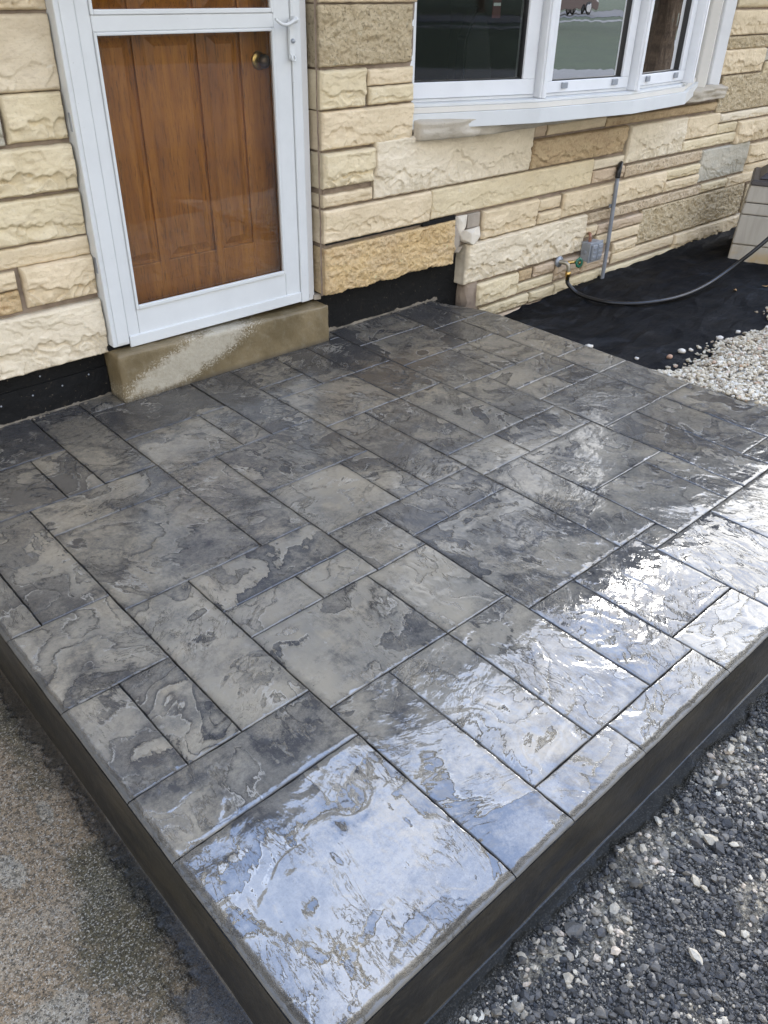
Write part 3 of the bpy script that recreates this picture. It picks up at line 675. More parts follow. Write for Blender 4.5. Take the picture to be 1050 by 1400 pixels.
JT = 0.0
def stone_mesh(x0, x1, z0, z1, yf, depth, style, seed, res=0.006, proud=0.0):
    if res < 0.01: res = 0.0042
    w, h = x1 - x0, z1 - z0
    nx = max(6, int(w / res)); nz = max(5, int(h / res))
    a = np.linspace(0, 1, nx + 1); b = np.linspace(0, 1, nz + 1)
    # crowd rows to the arris
    a = a + 0.0; A, B = np.meshgrid(a, b, indexing='ij'); A = A.ravel(); B = B.ravel()
    X = x0 + w * A; Z = z0 + h * B
    dx = np.minimum(A, 1 - A) * w; dz = np.minimum(B, 1 - B) * h; d = np.minimum(dx, dz)
    so_ = seed * 0.731
    if style in ('o', 'o2', 't2'):
        amp = 0.009 if style != 't2' else 0.006
        rel = amp * fbm(X * 26 + so_, Z * 26, 4, seed, 0.62) + 0.006 * fbm(X * 5, Z * 8 + so_, 2, seed + 1)
        rel = rel + 0.004
    else:
        # a planed upper face broken by a ragged flake line, scalloped below it
        zl = 0.40 + 0.26 * fbm(X * 4.5 + so_, X * 0 + seed, 4, seed, 0.6) + 0.05 * perlin(X * 40, X * 0, seed + 2)
        s_ = B - zl
        soft = min(0.12, 0.006 / max(h, 0.03))
        br = sstep(-soft, soft * 0.4, s_)
        rg = 1 - np.abs(perlin((X + Z * (0.9 if seed % 3 else -0.6)) * (9 + 3 * (seed % 4)) + so_, (Z - X * 0.2) * 7, seed + 4)) * 2.2
        rg = np.clip(rg, 0, 1)
        am = min(1.0, h / 0.12)
        warp = 0.35 * fbm(X * 6, Z * 6, 2, seed + 8)
        fl = (X * 0.9 + Z * 0.75) * 13 + warp * 6 + so_; fl = fl - np.floor(fl)        # slanting conchoidal flakes
        rel = 0.015 * am * br + (1 - br) * am * (0.0100 * fl ** 2.0 + 0.004 * rg)
        rel = rel + 0.0028 * fbm(X * 7, Z * 10 + so_, 3, seed + 5) + 0.0012 * fbm(X * 34, Z * 30, 3, seed + 6)
        f2 = 0.5 + 0.5 * fbm(X * 3.2 + so_, Z * 6.5, 4, seed + 12); q = f2 * 5.5 + 0.25 * perlin(X * 45, Z * 45, seed + 14); rel = rel + 0.0032 * (np.floor(q) + sstep(0, .14, q - np.floor(q)) - 2.7) * am
    rel = rel * (0.45 + 0.95 * ((seed * 0.6180339) % 1.0)) if style not in ('o', 'o2', 't2') else rel
    # arris falls back, unevenly
    rr = 0.0065 + 0.003 * perlin(X * 18, Z * 18, seed + 7)
    fall = 1 - sstep(0, 1, np.clip(d / rr, 0, 1))
    rel = rel * sstep(0, 0.008, d) - 0.0055 * fall
    e = 0.0022
    jx = e * perlin(Z * 22, Z * 0 + seed, seed + 20); jz = e * perlin(X * 22, X * 0 + seed, seed + 21)
    X = X + jx * (1 - sstep(0, 0.03, dx)); Z = Z + jz * (1 - sstep(0, 0.03, dz))
    if style == 'o' and w > 0.5: Z = Z + (1 - B) ** 2 * (0.012 * fbm(X * 7, X * 0, 4, 77, 0.7) + 0.003); rel = rel + 0.006
    Y = yf - proud - rel
    F = np.stack([X, Y, Z], 1); q = grid_quads(nx + 1, nz + 1)
    idx = lambda i, j: i * (nz + 1) + j
    ring = [idx(i, 0) for i in range(nx + 1)] + [idx(nx, j) for j in range(1, nz + 1)] + [idx(i, nz) for i in range(nx - 1, -1, -1)] + [idx(0, j) for j in range(nz - 1, 0, -1)]
    ring = np.array(ring); n0 = len(F); m = len(ring)
    B1 = F[ring].copy(); B1[:, 1] += 0.0006                     # keeps the arris crisp
    mid = F[ring].copy(); mid[:, 1] = yf + depth * 0.5; mid[:, 0] += 0.003 * perlin(mid[:, 2] * 30, mid[:, 0] * 30, seed + 31)
    bk = F[ring].copy(); bk[:, 1] = yf + depth
    co = np.concatenate([F, B1, mid, bk]); k = np.arange(m); k2 = (k + 1) % m
    sides = []
    prev = ring
    for t in range(3):
        cur = n0 + t * m
        pa, pb = (ring[k], ring[k2]) if t == 0 else (n0 + (t - 1) * m + k, n0 + (t - 1) * m + k2)
        sides.append(np.stack([pa, cur + k, cur + k2, pb], 1))
    quads = np.concatenate([q] + sides)
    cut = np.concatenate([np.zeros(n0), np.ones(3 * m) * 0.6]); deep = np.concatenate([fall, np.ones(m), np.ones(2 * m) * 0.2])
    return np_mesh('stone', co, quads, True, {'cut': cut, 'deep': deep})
def stone_wall(name, label, rows, yf, x0, x1, seed):
    w = thing(name, label, 'wall')
    rd = random.Random(seed)
    for k, r in enumerate(rows):
        st, a, b, c, d = r[:5]; res = r[5] if len(r) > 5 else 0.006
        a, b, c, d = a - 0.0025, b + 0.0025, c - 0.0022, d + 0.0026
        if name == 'stone_wall' and x1 < 0: pass
        me = stone_mesh(a, b, c, d, yf, 0.085, st, seed * 100 + k, res, rd.uniform(-0.003, 0.006) + (0.03 if st == 'ledge' else 0))
        raw_obj('stone', me, ST.get(st, ST['c']), w)
    return w
def filler(x0, x1, z0, z1, seed, res=0.02):
    """more coursed ashlar where the picture does not look closely"""
    rd = random.Random(seed); out_ = []; z = z0
    while z < z1 - 0.03:
        h = rd.choice((0.07, 0.14, 0.15, 0.22)); h = min(h, z1 - z)
        if z1 - (z + h) < 0.05: h = z1 - z
        x = x0
        while x < x1 - 0.02:
            w = rd.uniform(0.25, 0.75); w = min(w, x1 - x)
            if x1 - (x + w) < 0.15: w = x1 - x
            out_.append((rd.choice('ccyypwt'), x + 0.004, x + w - 0.005, z + 0.005, z + h - 0.005, res)); x += w
        z += h
    return out_
left_rows = STONES_LEFT + filler(-1.55, -0.60, 0.20, 1.50, 5)[:0] + [
    ('c', -1.6, -0.63, 0.195, 0.411, .02), ('y', -1.2, -0.565, 0.43, 0.577, .02), ('c', -1.25, -0.52, 0.59, 0.656, .02), ('y', -1.3, -0.485, 0.665, 0.815, .02), ('p', -1.1, -0.44, 0.83, 0.98, .02),
    ('c', -1.2, -0.425, 0.995, 1.135, .02), ('y', -1.3, -0.35, 1.15, 1.37, .02), ('c', -1.3, -0.285, 1.385, 1.495, .02)] + filler(-1.3, 0.02, 1.505, 2.30, 6)
right_rows = STONES_RIGHT + filler(1.085, 1.62, 1.50, 2.30, 7) + filler(4.50, 7.4, 1.36, 2.30, 8) + [
    ('c', 5.60, 7.4, 0.76, 0.965, .02), ('y', 5.75, 7.4, 0.98, 1.345, .02), ('c', 5.62, 7.4, 0.685, 0.745, .02), ('c', 6.12, 7.4, 0.52, 0.67, .02), ('p', 6.26, 7.4, 0.35, 0.505, .02),
    ('c', 6.37, 7.4, 0.22, 0.34, .02), ('o2', 5.26, 7.4, 0.0, 0.2, .02), ('y', 5.50, 7.4, -0.16, -0.02, .02), ('w', 5.60, 7.4, -0.26, -0.17, .02),
    ('t', 2.95, 5.6, -0.27, -0.20, .02), ('c', 2.55, 4.1, 0.86, 0.93, .02)]
W1 = stone_wall('stone_wall', 'cream split-face limestone wall on the left side of the white storm door', left_rows, 0.10, 0, 0, 3)
W2 = stone_wall('stone_wall', 'buff and cream coursed limestone wall under and around the white bow window', right_rows, 0.02, 0, 0, 4)
def mortar_sheet(x0, x1, z0, z1, y, parent, seed, holes=()):
    def blk(a, b, c, d):
        nx = max(2, int((b - a) / 0.02)); nz = max(2, int((d - c) / 0.012))
        A, B = np.meshgrid(np.linspace(a, b, nx), np.linspace(c, d, nz), indexing='ij'); A = A.ravel(); B = B.ravel()
        Y = y + 0.003 * fbm(A * 12, B * 12, 3, seed)
        raw_obj('mortar', np_mesh('mortar', np.stack([A, Y, B], 1), grid_quads(nx, nz)), M_MORTAR, parent)
    blk(x0, x1, z0, z1)
mortar_sheet(-1.6, 0.016, 0.20, 2.33, 0.114, W1, 1)
mortar_sheet(1.072, 1.99, 0.212, 0.86, 0.038, W2, 2)
mortar_sheet(1.99, 2.10, 0.29, 0.86, 0.038, W2, 2)
mortar_sheet(2.10, 7.4, -0.28, 0.84, 0.038, W2, 3)
mortar_sheet(1.072, 1.63, 0.86, 2.33, 0.038, W2, 4)
mortar_sheet(4.50, 7.4, 0.84, 2.33, 0.038, W2, 5)
# solid backing, foundations
box('backing', -1.6, 0.03, 0.122, 0.40, 0.201, 2.33, M_DARK, W1)
box('backing', 1.108, 1.62, 0.052, 0.40, 0.215, 2.33, M_DARK, W2)
box('jamb_mortar', 1.092, 1.107, 0.033, 0.40, 0.215, 2.33, M_MORTAR, W2)
box('backing', 1.62, 2.10, 0.052, 0.40, 0.30, 0.85, M_DARK, W2)
box('backing', 2.10, 7.4, 0.052, 0.40, -0.3, 0.85, M_DARK, W2)
box('backing', 4.52, 7.4, 0.052, 0.40, 0.85, 2.33, M_DARK, W2)
box('joint_gap_shade', 1.095, 1.965, 0.020, 0.031, 0.450, 0.4575, M_TAR, W2)  # dark strips stand in for the shade in a joint missing its mortar
box('joint_gap_shade', 1.72, 1.96, 0.018, 0.031, 0.437, 0.4495, M_TAR, W2)
F1 = thing('foundation', 'black tar-coated foundation strip with nail heads in the gap below the left stone wall', 'foundation')
box('foundation_face', -1.6, -0.002, 0.128, 0.39, -0.30, 0.200, M_TAR, F1)
box('flashing_board', -1.6, -0.004, 0.118, 0.127, -0.02, 0.128, M_TAR, F1)
for x, z in ((-0.448, 0.082), (-0.322, 0.090), (-0.20, 0.096), (-0.085, 0.112), (-0.275, 0.155)):
    lathe('nail_head', [(0.0001, 0.0015), (0.0035, 0.0012), (0.0038, 0.0)], M_ZINC, F1, (x, 0.1175 if z < 0.13 else 0.1275, z), 'y', 10)
F2 = thing('foundation', 'black tar-coated foundation in the hollow below the orange stone, right of the step', 'foundation')
box('foundation_face', 1.09, 2.14, 0.092, 0.39, -0.28, 0.29, M_TAR, F2)

# rough butt end of the pier and the broken mortar where a stone was knocked out
def rock(name, c, s_, seed, mat, parent=None, sub=3, rough=0.28, flat=True, rot=None):
    bm = bmesh.new(); bmesh.ops.create_icosphere(bm, subdivisions=sub, radius=1.0)
    co = np.array([v.co[:] for v in bm.verts])
    n = fbm(co[:, 0] * 1.3 + seed, co[:, 1] * 1.3 + co[:, 2] * 1.7, 4, seed)
    co = co * (1 + rough * n)[:, None]
    m_ = np.abs(co).max(1)[:, None]; ln = np.linalg.norm(co, axis=1)[:, None]
    co = co * (0.55 + 0.45 * ln / m_)                            # boxier
    for v, p in zip(bm.verts, co): v.co = Vector((p[0] * s_[0], p[1] * s_[1], p[2] * s_[2]))
    if rot: bmesh.ops.rotate(bm, verts=bm.verts, cent=(0, 0, 0), matrix=Euler(rot).to_matrix())
    o = bm_obj(name, bm, mat, parent, c, smooth=not flat)
    return o
M_LUMP = m_simple('pale_mortar_lump', (0.66, 0.60, 0.50), 0.9, bscale=60, bdist=0.004, var=0.12)
M_LUMP2 = m_simple('grey_mortar', (0.36, 0.31, 0.25), 0.9, bscale=60, bdist=0.003, var=0.15)
def shard(name, c, pts, mat, parent, bev=0.0018):
    """broken chunk: convex hull of hand-placed points, arrises barely worn"""
    bm = bmesh.new(); vs = [bm.verts.new(p) for p in pts]; bmesh.ops.convex_hull(bm, input=vs)
    bmesh.ops.delete(bm, geom=[v for v in bm.verts if not v.link_faces], context='VERTS')
    bmesh.ops.bevel(bm, geom=list(bm.edges), offset=bev, segments=1, affect='EDGES')
    return bm_obj(name, bm, mat, parent, c)
# faceted lump stuck on the joint
shard('mortar_lump', (2.065, 0.0, 0.335), [(-.060, .03, .030), (-.045, -.012, .042), (.030, -.020, .050), (.072, .0, .045), (.078, .03, .030), (.062, -.022, .0), (.055, -.005, -.035), (.0, -.030, -.040), (-.030, -.032, -.020), (-.055, .0, -.005), (-.03, -.038, .028), (.03, .03, -.05), (-.05, .03, -.02)], M_LUMP, W2)
shard('mortar_lump', (1.975, 0.03, 0.335), [(-.022, .03, .075), (-.030, -.004, .045), (.010, -.008, .060), (.030, .03, .055), (.040, -.010, -.030), (.050, .03, -.06), (.010, -.012, -.075), (-.012, .0, -.060), (-.010, .03, -.085), (.028, -.016, .0)], M_LUMP2, W2)
shard('mortar_lump', (2.012, 0.02, 0.405), [(-.050, .02, .040), (-.030, .0, .045), (.045, .0, .042), (.050, .02, .040), (.038, .0, -.020), (.0, -.004, -.060), (-.012, .02, -.070), (.03, .02, -.03), (.0, -.010, .01)], M_LUMP, W2)
box('mortar_patch', 2.062, 2.158, 0.020, 0.04, 0.372, 0.447, M_LUMP2, W2, 0.003)
shard('mortar_lump', (1.995, 0.05, 0.27), [(-.03, .02, .02), (.05, .02, .03), (.06, -.02, .01), (.02, -.022, -.02), (-.02, -.015, .01), (.0, .02, -.03)], M_LUMP2, W2)
rock('pier_end', (2.150, 0.065, -0.04), (0.068, 0.05, 0.130), 21, M_MORTAR, W2, rough=0.16, flat=True)
shard('mortar_lump', (1.075, 0.10, 0.200), [(-.02, -.03, .012), (.022, -.028, .01), (.02, .03, .014), (-.02, .03, .012), (-.022, -.03, -.012), (.02, -.032, -.016), (.0, -.035, .0)], M_LUMP2, W2)
# cement smeared up the black foundation where the slab was poured against it
def smear(x0, x1, y, parent, seed):
    xa = np.linspace(x0, x1, int((x1 - x0) / 0.005)); t = np.linspace(0, 1, 8)
    A, T = np.meshgrid(xa, t, indexing='ij'); A = A.ravel(); T = T.ravel()
    hh = 0.006 + 0.014 * np.clip(fbm(A * 9, A * 0, 5, seed, 0.7), 0, 1) ; w = 0.006 + 0.010 * np.abs(fbm(A * 14, A * 0 + 3, 4, seed + 1, 0.7))
    Y = y - w * (1 - T) - 0.001; Z = -0.004 + (hh + 0.004) * T ** 1.5 + 0.0015 * perlin(A * 120, T * 5, seed + 2)
    raw_obj('cement_smear', np_mesh('cement_smear', np.stack([A, Y, Z], 1), grid_quads(len(xa), 8)), M_SMEAR, parent)
M_SMEAR = m_simple('cement_smear', (0.16, 0.135, 0.10), 0.9, bscale=120, bdist=0.003, var=0.5)
smear(-0.91, -0.004, 0.118, F1, 3); smear(1.09, 1.93, 0.092, F2, 5)
M_CRUMB = M_SMEAR
_r = np.random.RandomState(8)
for k in range(26):
    left = k % 2 == 0; x = _r.uniform(-0.9, -0.02) if left else _r.uniform(1.1, 1.9); q = _r.uniform(.002, .006)
    shard('crumb', (x, (0.118 if left else 0.092) - 0.012 - _r.uniform(0, .012), q * 0.4), [tuple(v * q) for v in _r.normal(size=(9, 3)) * 0.7], M_CRUMB, F1 if left else F2, 0.0002)

# broken sill stones at both ends of the bow window
def sill_stone(poly, zt, th, seed):
    """flat ledge stone with a chipped front edge; poly (x,y) front edge runs first"""
    fr, bk = poly; n = 60; m = 9
    a = np.linspace(0, 1, n)
    def samp(P): 
        P = np.array(P); d = np.concatenate([[0], np.cumsum(np.linalg.norm(np.diff(P, axis=0), axis=1))]); d /= d[-1]
        return np.stack([np.interp(a, d, P[:, 0]), np.interp(a, d, P[:, 1])], 1)
    f = samp(fr); b = samp(bk); rows = []
    for j in range(m):
        t = j / (m - 1); rows.append(np.concatenate([b * (1 - t) + f * t, (zt - 0.012 * t ** 3 + 0.002 * perlin(a * 14, a * 0 + t * 5, seed))[:, None]], 1))
    drop = np.linspace(0, 1, 9)[1:]
    for t in drop:
        o = 0.011 * fbm(a * 13, a * 0 + t * 2.4, 4, seed + 2) - 0.012 * np.sin(t * math.pi) * 0 + 0.014 * sstep(.2, 1, t) * perlin(a * 9, a * 0 + 9, seed)
        r_ = f.copy(); r_[:, 1] += o + 0.010 * t
        rows.append(np.concatenate([r_, np.full((n, 1), zt - 0.012 - (th - 0.012) * t)], 1))
    r_ = b.copy(); rows.append(np.concatenate([r_, np.full((n, 1), zt - th)], 1)); rows.append(rows[0].copy())
    co = np.stack(rows, 1).reshape(-1, 3); q = grid_quads(n, len(rows))
    me = np_mesh('sill_stone', co, q, True, {'cut': np.zeros(len(co)), 'deep': np.zeros(len(co))})
    o = raw_obj('sill_stone', me, ST['sill'], W2)
    return o
sill_stone(([(1.632, 0.02), (1.638, -0.030), (1.70, -0.048), (1.85, -0.075), (2.0, -0.085), (2.25, -0.085), (2.9, -0.06)], [(1.632, 0.05), (1.65, 0.05), (1.7, 0.05), (1.85, 0.05), (2.1, 0.05), (2.6, 0.05), (2.9, 0.05)]), 0.938, 0.090, 3)
sill_stone(([(2.9, -0.05), (3.5, -0.055), (4.0, -0.06), (4.40, -0.045), (4.50, -0.03), (4.52, 0.02)], [(2.9, 0.05), (3.3, 0.05), (3.8, 0.05), (4.2, 0.05), (4.4, 0.05), (4.52, 0.05)]), 0.930, 0.075, 7)

# ------------------------------------------------------------------ storm door and wooden door
sd = thing('storm_door', 'white full-view storm door with a lever handle, closed, standing on the concrete step', 'storm door', (0, 0, 0))
def profile_rail(name, x0, x1, z0, z1, y, mat, parent, inner=(0, 0, 0, 0)):
    bm = bmesh.new(); bm_box(bm, x0, x1, y, y + 0.05, z0, z1, 0.003)
    return bm_obj(name, bm, mat, parent)
FZ0, FZ1 = 0.212, 2.235
box('outer_frame', 0.012, 0.084, 0.050, 0.140, FZ0 + 0.010, FZ1, M_WHITE, sd, 0.004)
box('outer_frame', 0.966, 1.012, 0.050, 0.140, FZ0 - 0.012, FZ1, M_WHITE, sd, 0.004)
box('outer_frame', 0.084, 0.966, 0.050, 0.140, 2.17, FZ1, M_WHITE, sd, 0.004)
box('frame_lip', 0.030, 0.078, 0.046, 0.052, FZ0 + 0.02, FZ1 - 0.01, M_WHITE, sd, 0.002)
box('stile', 0.0855, 0.136, 0.057, 0.092, 0.225, 2.165, M_WHITE, sd, 0.004)
box('stile', 0.884, 0.9645, 0.057, 0.092, 0.205, 2.165, M_WHITE, sd, 0.004)
br = bmesh.new(); bm_box(br, 0.1365, 0.8835, 0.0575, 0.0915, 0.215, 0.352, 0.004); bm_obj('bottom_rail', br, M_WHITE, sd)
box('sweep', 0.086, 0.963, 0.048, 0.060, 0.206, 0.252, M_WHITE, sd, 0.003)
box('top_rail', 0.1365, 0.8835, 0.0575, 0.0915, 2.07, 2.165, M_WHITE, sd, 0.004)
box('crossbar', 0.1365, 0.8835, 0.0555, 0.0915, 1.318, 1.368, M_WHITE, sd, 0.004)
for z0, z1 in ((0.352, 1.318), (1.368, 2.07)):
    for a in ((0.1365, 0.1475, z0, z1), (0.8725, 0.8835, z0, z1), (0.1475, 0.8725, z0, z0 + 0.016), (0.1475, 0.8725, z1 - 0.011, z1)):
        box('glazing_bead', a[0], a[1], 0.051, 0.066, a[2], a[3], M_WHITE, sd, 0.003)
    box('door_glass', 0.141, 0.879, 0.0705, 0.0745, z0 + 0.002, z1 - 0.002, M_DOORGLASS, sd)
hd = prism('handle_plate', [(0.960 + 0.0125 * math.cos(a) , (1.335 if a < math.pi else 1.215) + 0.0125 * math.sin(a)) for a in np.linspace(0, 2 * math.pi, 24, endpoint=False)], 'y', 0.0385, 0.0498, M_WHITE, sd, 0.0)
lathe('handle_hub', [(0.001, 0.030), (0.011, 0.030), (0.013, 0.022), (0.011, 0.0)], M_WHITE, hd, (0.962, 0.039, 1.345), 'y', 20)
tube('lever', [(0.962, 0.012, 1.347), (0.945, 0.010, 1.340), (0.915, 0.008, 1.330), (0.885, 0.008, 1.334), (0.862, 0.010, 1.350)], [0.0085, 0.0075, 0.0065, 0.006, 0.005], M_WHITE, hd, 5, 12)
lathe('keyhole', [(0.001, 0.008), (0.0075, 0.008), (0.0085, 0.004), (0.0085, 0.0)], M_ZINC, hd, (0.961, 0.0385, 1.272), 'y', 18)
tube('grip', [(0.952, 0.0385, 1.222), (0.953, 0.030, 1.208), (0.960, 0.028, 1.2035), (0.967, 0.030, 1.208), (0.968, 0.0385, 1.222)], 0.003, M_WHITE, hd, 4, 8)
tr_ = box('brick_mould', 1.0125, 1.062, 0.078, 0.150, 0.19, 2.30, m_white('chalky_paint', (0.72, 0.71, 0.69)), sd, 0.003)
for zc in (0.52, 1.02):
    box('hinge', 0.0095, 0.0125, 0.070, 0.082, zc, zc + 0.06, M_ZINC, sd)

fd = thing('front_door', 'varnished oak front door with raised panels and a brass knob, behind the storm door glass', 'door', (0, 0, 0))
cols_ = ((0.165, 0.322), (0.364, 0.588), (0.628, 0.785)); rws = ((0.492, 1.305), (1.372, 2.09))
bm = bmesh.new(); bm_box(bm, 0.10, 0.935, 0.162, 0.20, 0.225, 2.24)
xs_ = [0.10] + [v for c in cols_ for v in c] + [0.935]
for k in range(0, 8, 2): bm_box(bm, xs_[k], xs_[k + 1], 0.150, 0.163, 0.226, 2.239, 0.004)
for a, b in cols_:
    for z0, z1 in ((0.226, rws[0][0]), (rws[0][1], rws[1][0]), (rws[1][1], 2.239)): bm_box(bm, a - 0.003, b + 0.003, 0.1503, 0.163, z0 + 0.0003, z1, 0.004)
leaf = bm_obj('door_leaf', bm, M_WOOD, fd)
for a, b in cols_:
    for z0, z1 in rws:
        w, h = b - a, z1 - z0; bm = bmesh.new()
        o = [(a + 0.012, z0 + 0.012), (b - 0.012, z0 + 0.012), (b - 0.012, z1 - 0.012), (a + 0.012, z1 - 0.012)]
        i_ = [(a + 0.042, z0 + 0.042), (b - 0.042, z0 + 0.042), (b - 0.042, z1 - 0.042), (a + 0.042, z1 - 0.042)]
        A = [bm.verts.new((x, 0.1615, z)) for x, z in o]; B = [bm.verts.new((x, 0.151, z)) for x, z in i_]
        for k in range(4): bm.faces.new((A[k], A[(k + 1) % 4], B[(k + 1) % 4], B[k]))
        bm.faces.new(B); bmesh.ops.recalc_face_normals(bm, faces=bm.faces); bm_obj('raised_panel', bm, M_WOOD, fd)
box('door_jamb', 0.936, 0.966, 0.141, 0.30, 0.225, 2.24, M_WOOD, fd); box('door_jamb', 0.062, 0.0985, 0.141, 0.30, 0.225, 2.24, M_WOOD, fd)
box('threshold', 0.062, 0.966, 0.141, 0.30, 0.19, 0.2245, M_ZINC, fd)
box('door_header', 0.02, 1.07, 0.141, 0.40, 2.241, 2.33, M_WHITE, fd)
kn = lathe('knob', [(0.001, 0.060), (0.016, 0.058), (0.025, 0.048), (0.026, 0.040), (0.020, 0.028), (0.010, 0.022), (0.010, 0.0)], m_simple('tarnished_brass', (0.10, 0.065, 0.045), 0.3, 0.85), fd, (0.868, 0.150, 1.20), 'y', 28)
lathe('rosette', [(0.001, 0.007), (0.030, 0.006), (0.034, 0.0)], M_BRASS, kn, (0, 0.0, 0), 'y', 28)

# ------------------------------------------------------------------ bow window
bw = thing('bow_window', 'white four-lite bow window bulging out over broken sill stones', 'window', (0, 0, 0))
V = [Vector(p) for p in ((1.60, .03), (2.30, -.19), (2.99, -.28), (3.61, -.235), (4.17, .01))]
def inset(P, d):
    q = []
    for i, p in enumerate(P):
        ns = []
        for a, b in ((i - 1, i), (i, i + 1)):
            if 0 <= a and b < len(P):
                u = (P[b] - P[a]).normalized(); ns.append(Vector((-u.y, u.x)))
        n = sum(ns, Vector((0, 0))).normalized(); q.append(p + n * (d / max(0.5, n.dot(ns[0]))))
    return q
def bow_layer(name, d, z0, z1, mat, bev=0.002):
    P = inset(V, d) if d else V; pts = [(p.x, p.y) for p in P]
    a, b = P[0] - (P[1] - P[0]).normalized() * 0.12, P[-1] + (P[-1] - P[-2]).normalized() * 0.12
    pts = [(1.625, max(pts[0][1], 0.0) + 0.0)] + [(p.x, p.y) for p in P[1:-1]] + [(4.30, P[-1].y + 0.06)] + [(4.30, 0.33), (1.625, 0.33)]
    pts[0] = (1.625, P[0].y + (1.625 - P[0].x) * (P[1].y - P[0].y) / (P[1].x - P[0].x))
    prism(name, pts, 'z', z0, z1, mat, bw, bev)
bow_layer('fascia', 0, 0.893, 0.9585, M_WHITE); bow_layer('apron', 0.020, 0.9590, 0.982, M_TRIM); bow_layer('apron', 0.040, 0.9825, 0.9955, M_WHITE)
bow_layer('seat_board', 0.05, 0.884, 0.8925, M_DARK, 0)
bow_layer('head', 0.0, 2.10, 2.33, M_WHITE)
S = [Vector(p) for p in ((1.60, .115), (2.375, -.112), (3.065, -.203), (3.70, -.160), (4.24, .085))]
zb, zt = 0.996, 2.099
for i in range(4):
    a, b = S[i], S[i + 1]; u = (b - a).normalized(); n = Vector((u.y, -u.x)); L = (b - a).length      # n points outwards
    Mx = Matrix(((u.x, n.x, 0, a.x), (u.y, n.y, 0, a.y), (0, 0, 1, 0), (0, 0, 0, 1)))
    def fb(name, boxes, mat, parent, bev=0.003):
        bm = bmesh.new()
        for q in boxes: bm_box(bm, *q, bev)
        bm.transform(Mx); bmesh.ops.recalc_face_normals(bm, faces=bm.faces); return bm_obj(name, bm, mat, parent)
    fw = 0.068 if i == 0 else 0.052; u0, u1 = (0.03 if i == 0 else 0.034), L - 0.034
    if i == 3: u1 = L - 0.06
    fb('lite_frame', [(u0 - 0.012, u1 + 0.012, -0.09, -0.012, zb, zb + 0.014), (u0 - 0.012, u0 - 0.001, -0.09, -0.012, zb + 0.0145, zt), (u1 + 0.001, u1 + 0.012, -0.09, -0.012, zb + 0.0145, zt)], M_VINYL, bw, 0.002)
    sash = fb('sash', [(u0, u1, -0.075, 0.0, zb + 0.016, zb + 0.016 + fw), (u0, u1, -0.075, 0.0, zt - fw, zt - 0.002), (u0, u0 + fw, -0.0749, -0.0001, zb + 0.0162 + fw, zt - fw - 0.0002), (u1 - fw, u1, -0.0749, -0.0001, zb + 0.0162 + fw, zt - fw - 0.0002)], M_VINYL, bw, 0.003)
    fb('gasket', [(u0 + fw, u1 - fw, -0.052, -0.014, zb + 0.0164 + fw, zb + 0.021 + fw), (u0 + fw + 0.0002, u0 + fw + 0.0045, -0.0518, -0.0142, zb + 0.0214 + fw, zt - fw - .001), (u1 - fw - 0.0045, u1 - fw - 0.0002, -0.0518, -0.0142, zb + 0.0214 + fw, zt - fw - .001)], M_BLACK, sash, 0.0)
    fb('glass', [(u0 + fw + 0.002, u1 - fw - 0.002, -0.034, -0.030, zb + 0.018 + fw, zt - fw - 0.001)], M_GLASS, sash, 0.0)
    if i in (1, 2):
        for t in ((0.22, 0.82) if i == 1 else (0.22, 0.80)):
            uc = u0 + t * (u1 - u0); fb('latch_clip', [(uc - 0.020, uc + 0.020, 0.001, 0.012, zb + 0.034, zb + 0.062)], M_ZINC, sash, 0.003)
for i, p in enumerate(S[1:4]):
    d = (S[i + 2] - S[i]).normalized(); n = Vector((d.y, -d.x)); c = p + n * -0.03
    bm = bmesh.new(); bm_box(bm, -0.021, 0.021, -0.07, 0.050, zb, zt, 0.006)
    bm.transform(Matrix.Translation((c.x, c.y, 0)) @ Matrix.Rotation(math.atan2(d.y, d.x), 4, 'Z')); bm_obj('mullion', bm, M_VINYL, bw)
    bm = bmesh.new(); bm_box(bm, -0.012, 0.012, -0.078, 0.03, zb + 0.001, zt, 0.004)
    bm.transform(Matrix.Translation((c.x, c.y, 0)) @ Matrix.Rotation(math.atan2(d.y, d.x), 4, 'Z')); bm_obj('mullion_cover', bm, M_VINYL, bw)
box('side_jamb', 1.612, 1.632, 0.04, 0.33, 0.96, 2.10, M_VINYL, bw, 0.002)
prism('side_jamb', [(4.185, 0.03), (4.225, -0.01), (4.44, 0.095), (4.44, 0.33), (4.225, 0.33)], 'z', 0.9, 2.10, M_TRIM, bw, 0.003)
prism('side_trim', [(4.395, 0.055), (4.440, 0.010), (4.478, 0.026), (4.478, 0.2), (4.42, 0.2)], 'z', 0.925, 2.12, M_VINYL, bw, 0.003)

# dark room behind the panes, with what little shows in it
room = thing('living_room', 'dim room seen through the bow window panes', 'room', (0, 0, 0))
M_ROOM = m_simple('room_paint', (0.055, 0.05, 0.045), 0.9); 
box('room_floor', 1.3, 5.6, 0.41, 3.6, 0.10, 0.15, m_simple('room_floor_wood', (0.05, 0.03, 0.018), 0.5), room)
box('room_wall', 1.3, 5.6, 3.6, 3.65, 0.1, 2.4, M_ROOM, room); box('room_wall', 1.25, 1.3, 0.41, 3.6, 0.1, 2.4, M_ROOM, room); box('room_wall', 5.6, 5.65, 0.41, 3.6, 0.1, 2.4, M_ROOM, room)
box('room_ceiling', 1.3, 5.6, 0.41, 3.6, 2.40, 2.45, M_ROOM, room)
box('window_board', 1.64, 4.3, 0.10, 0.41, 0.955, 0.985, M_WHITE, room)
cab = thing('wall_cabinet', 'orange-brown wooden cabinet edge seen inside at the top of the first window pane', 'cabinet')
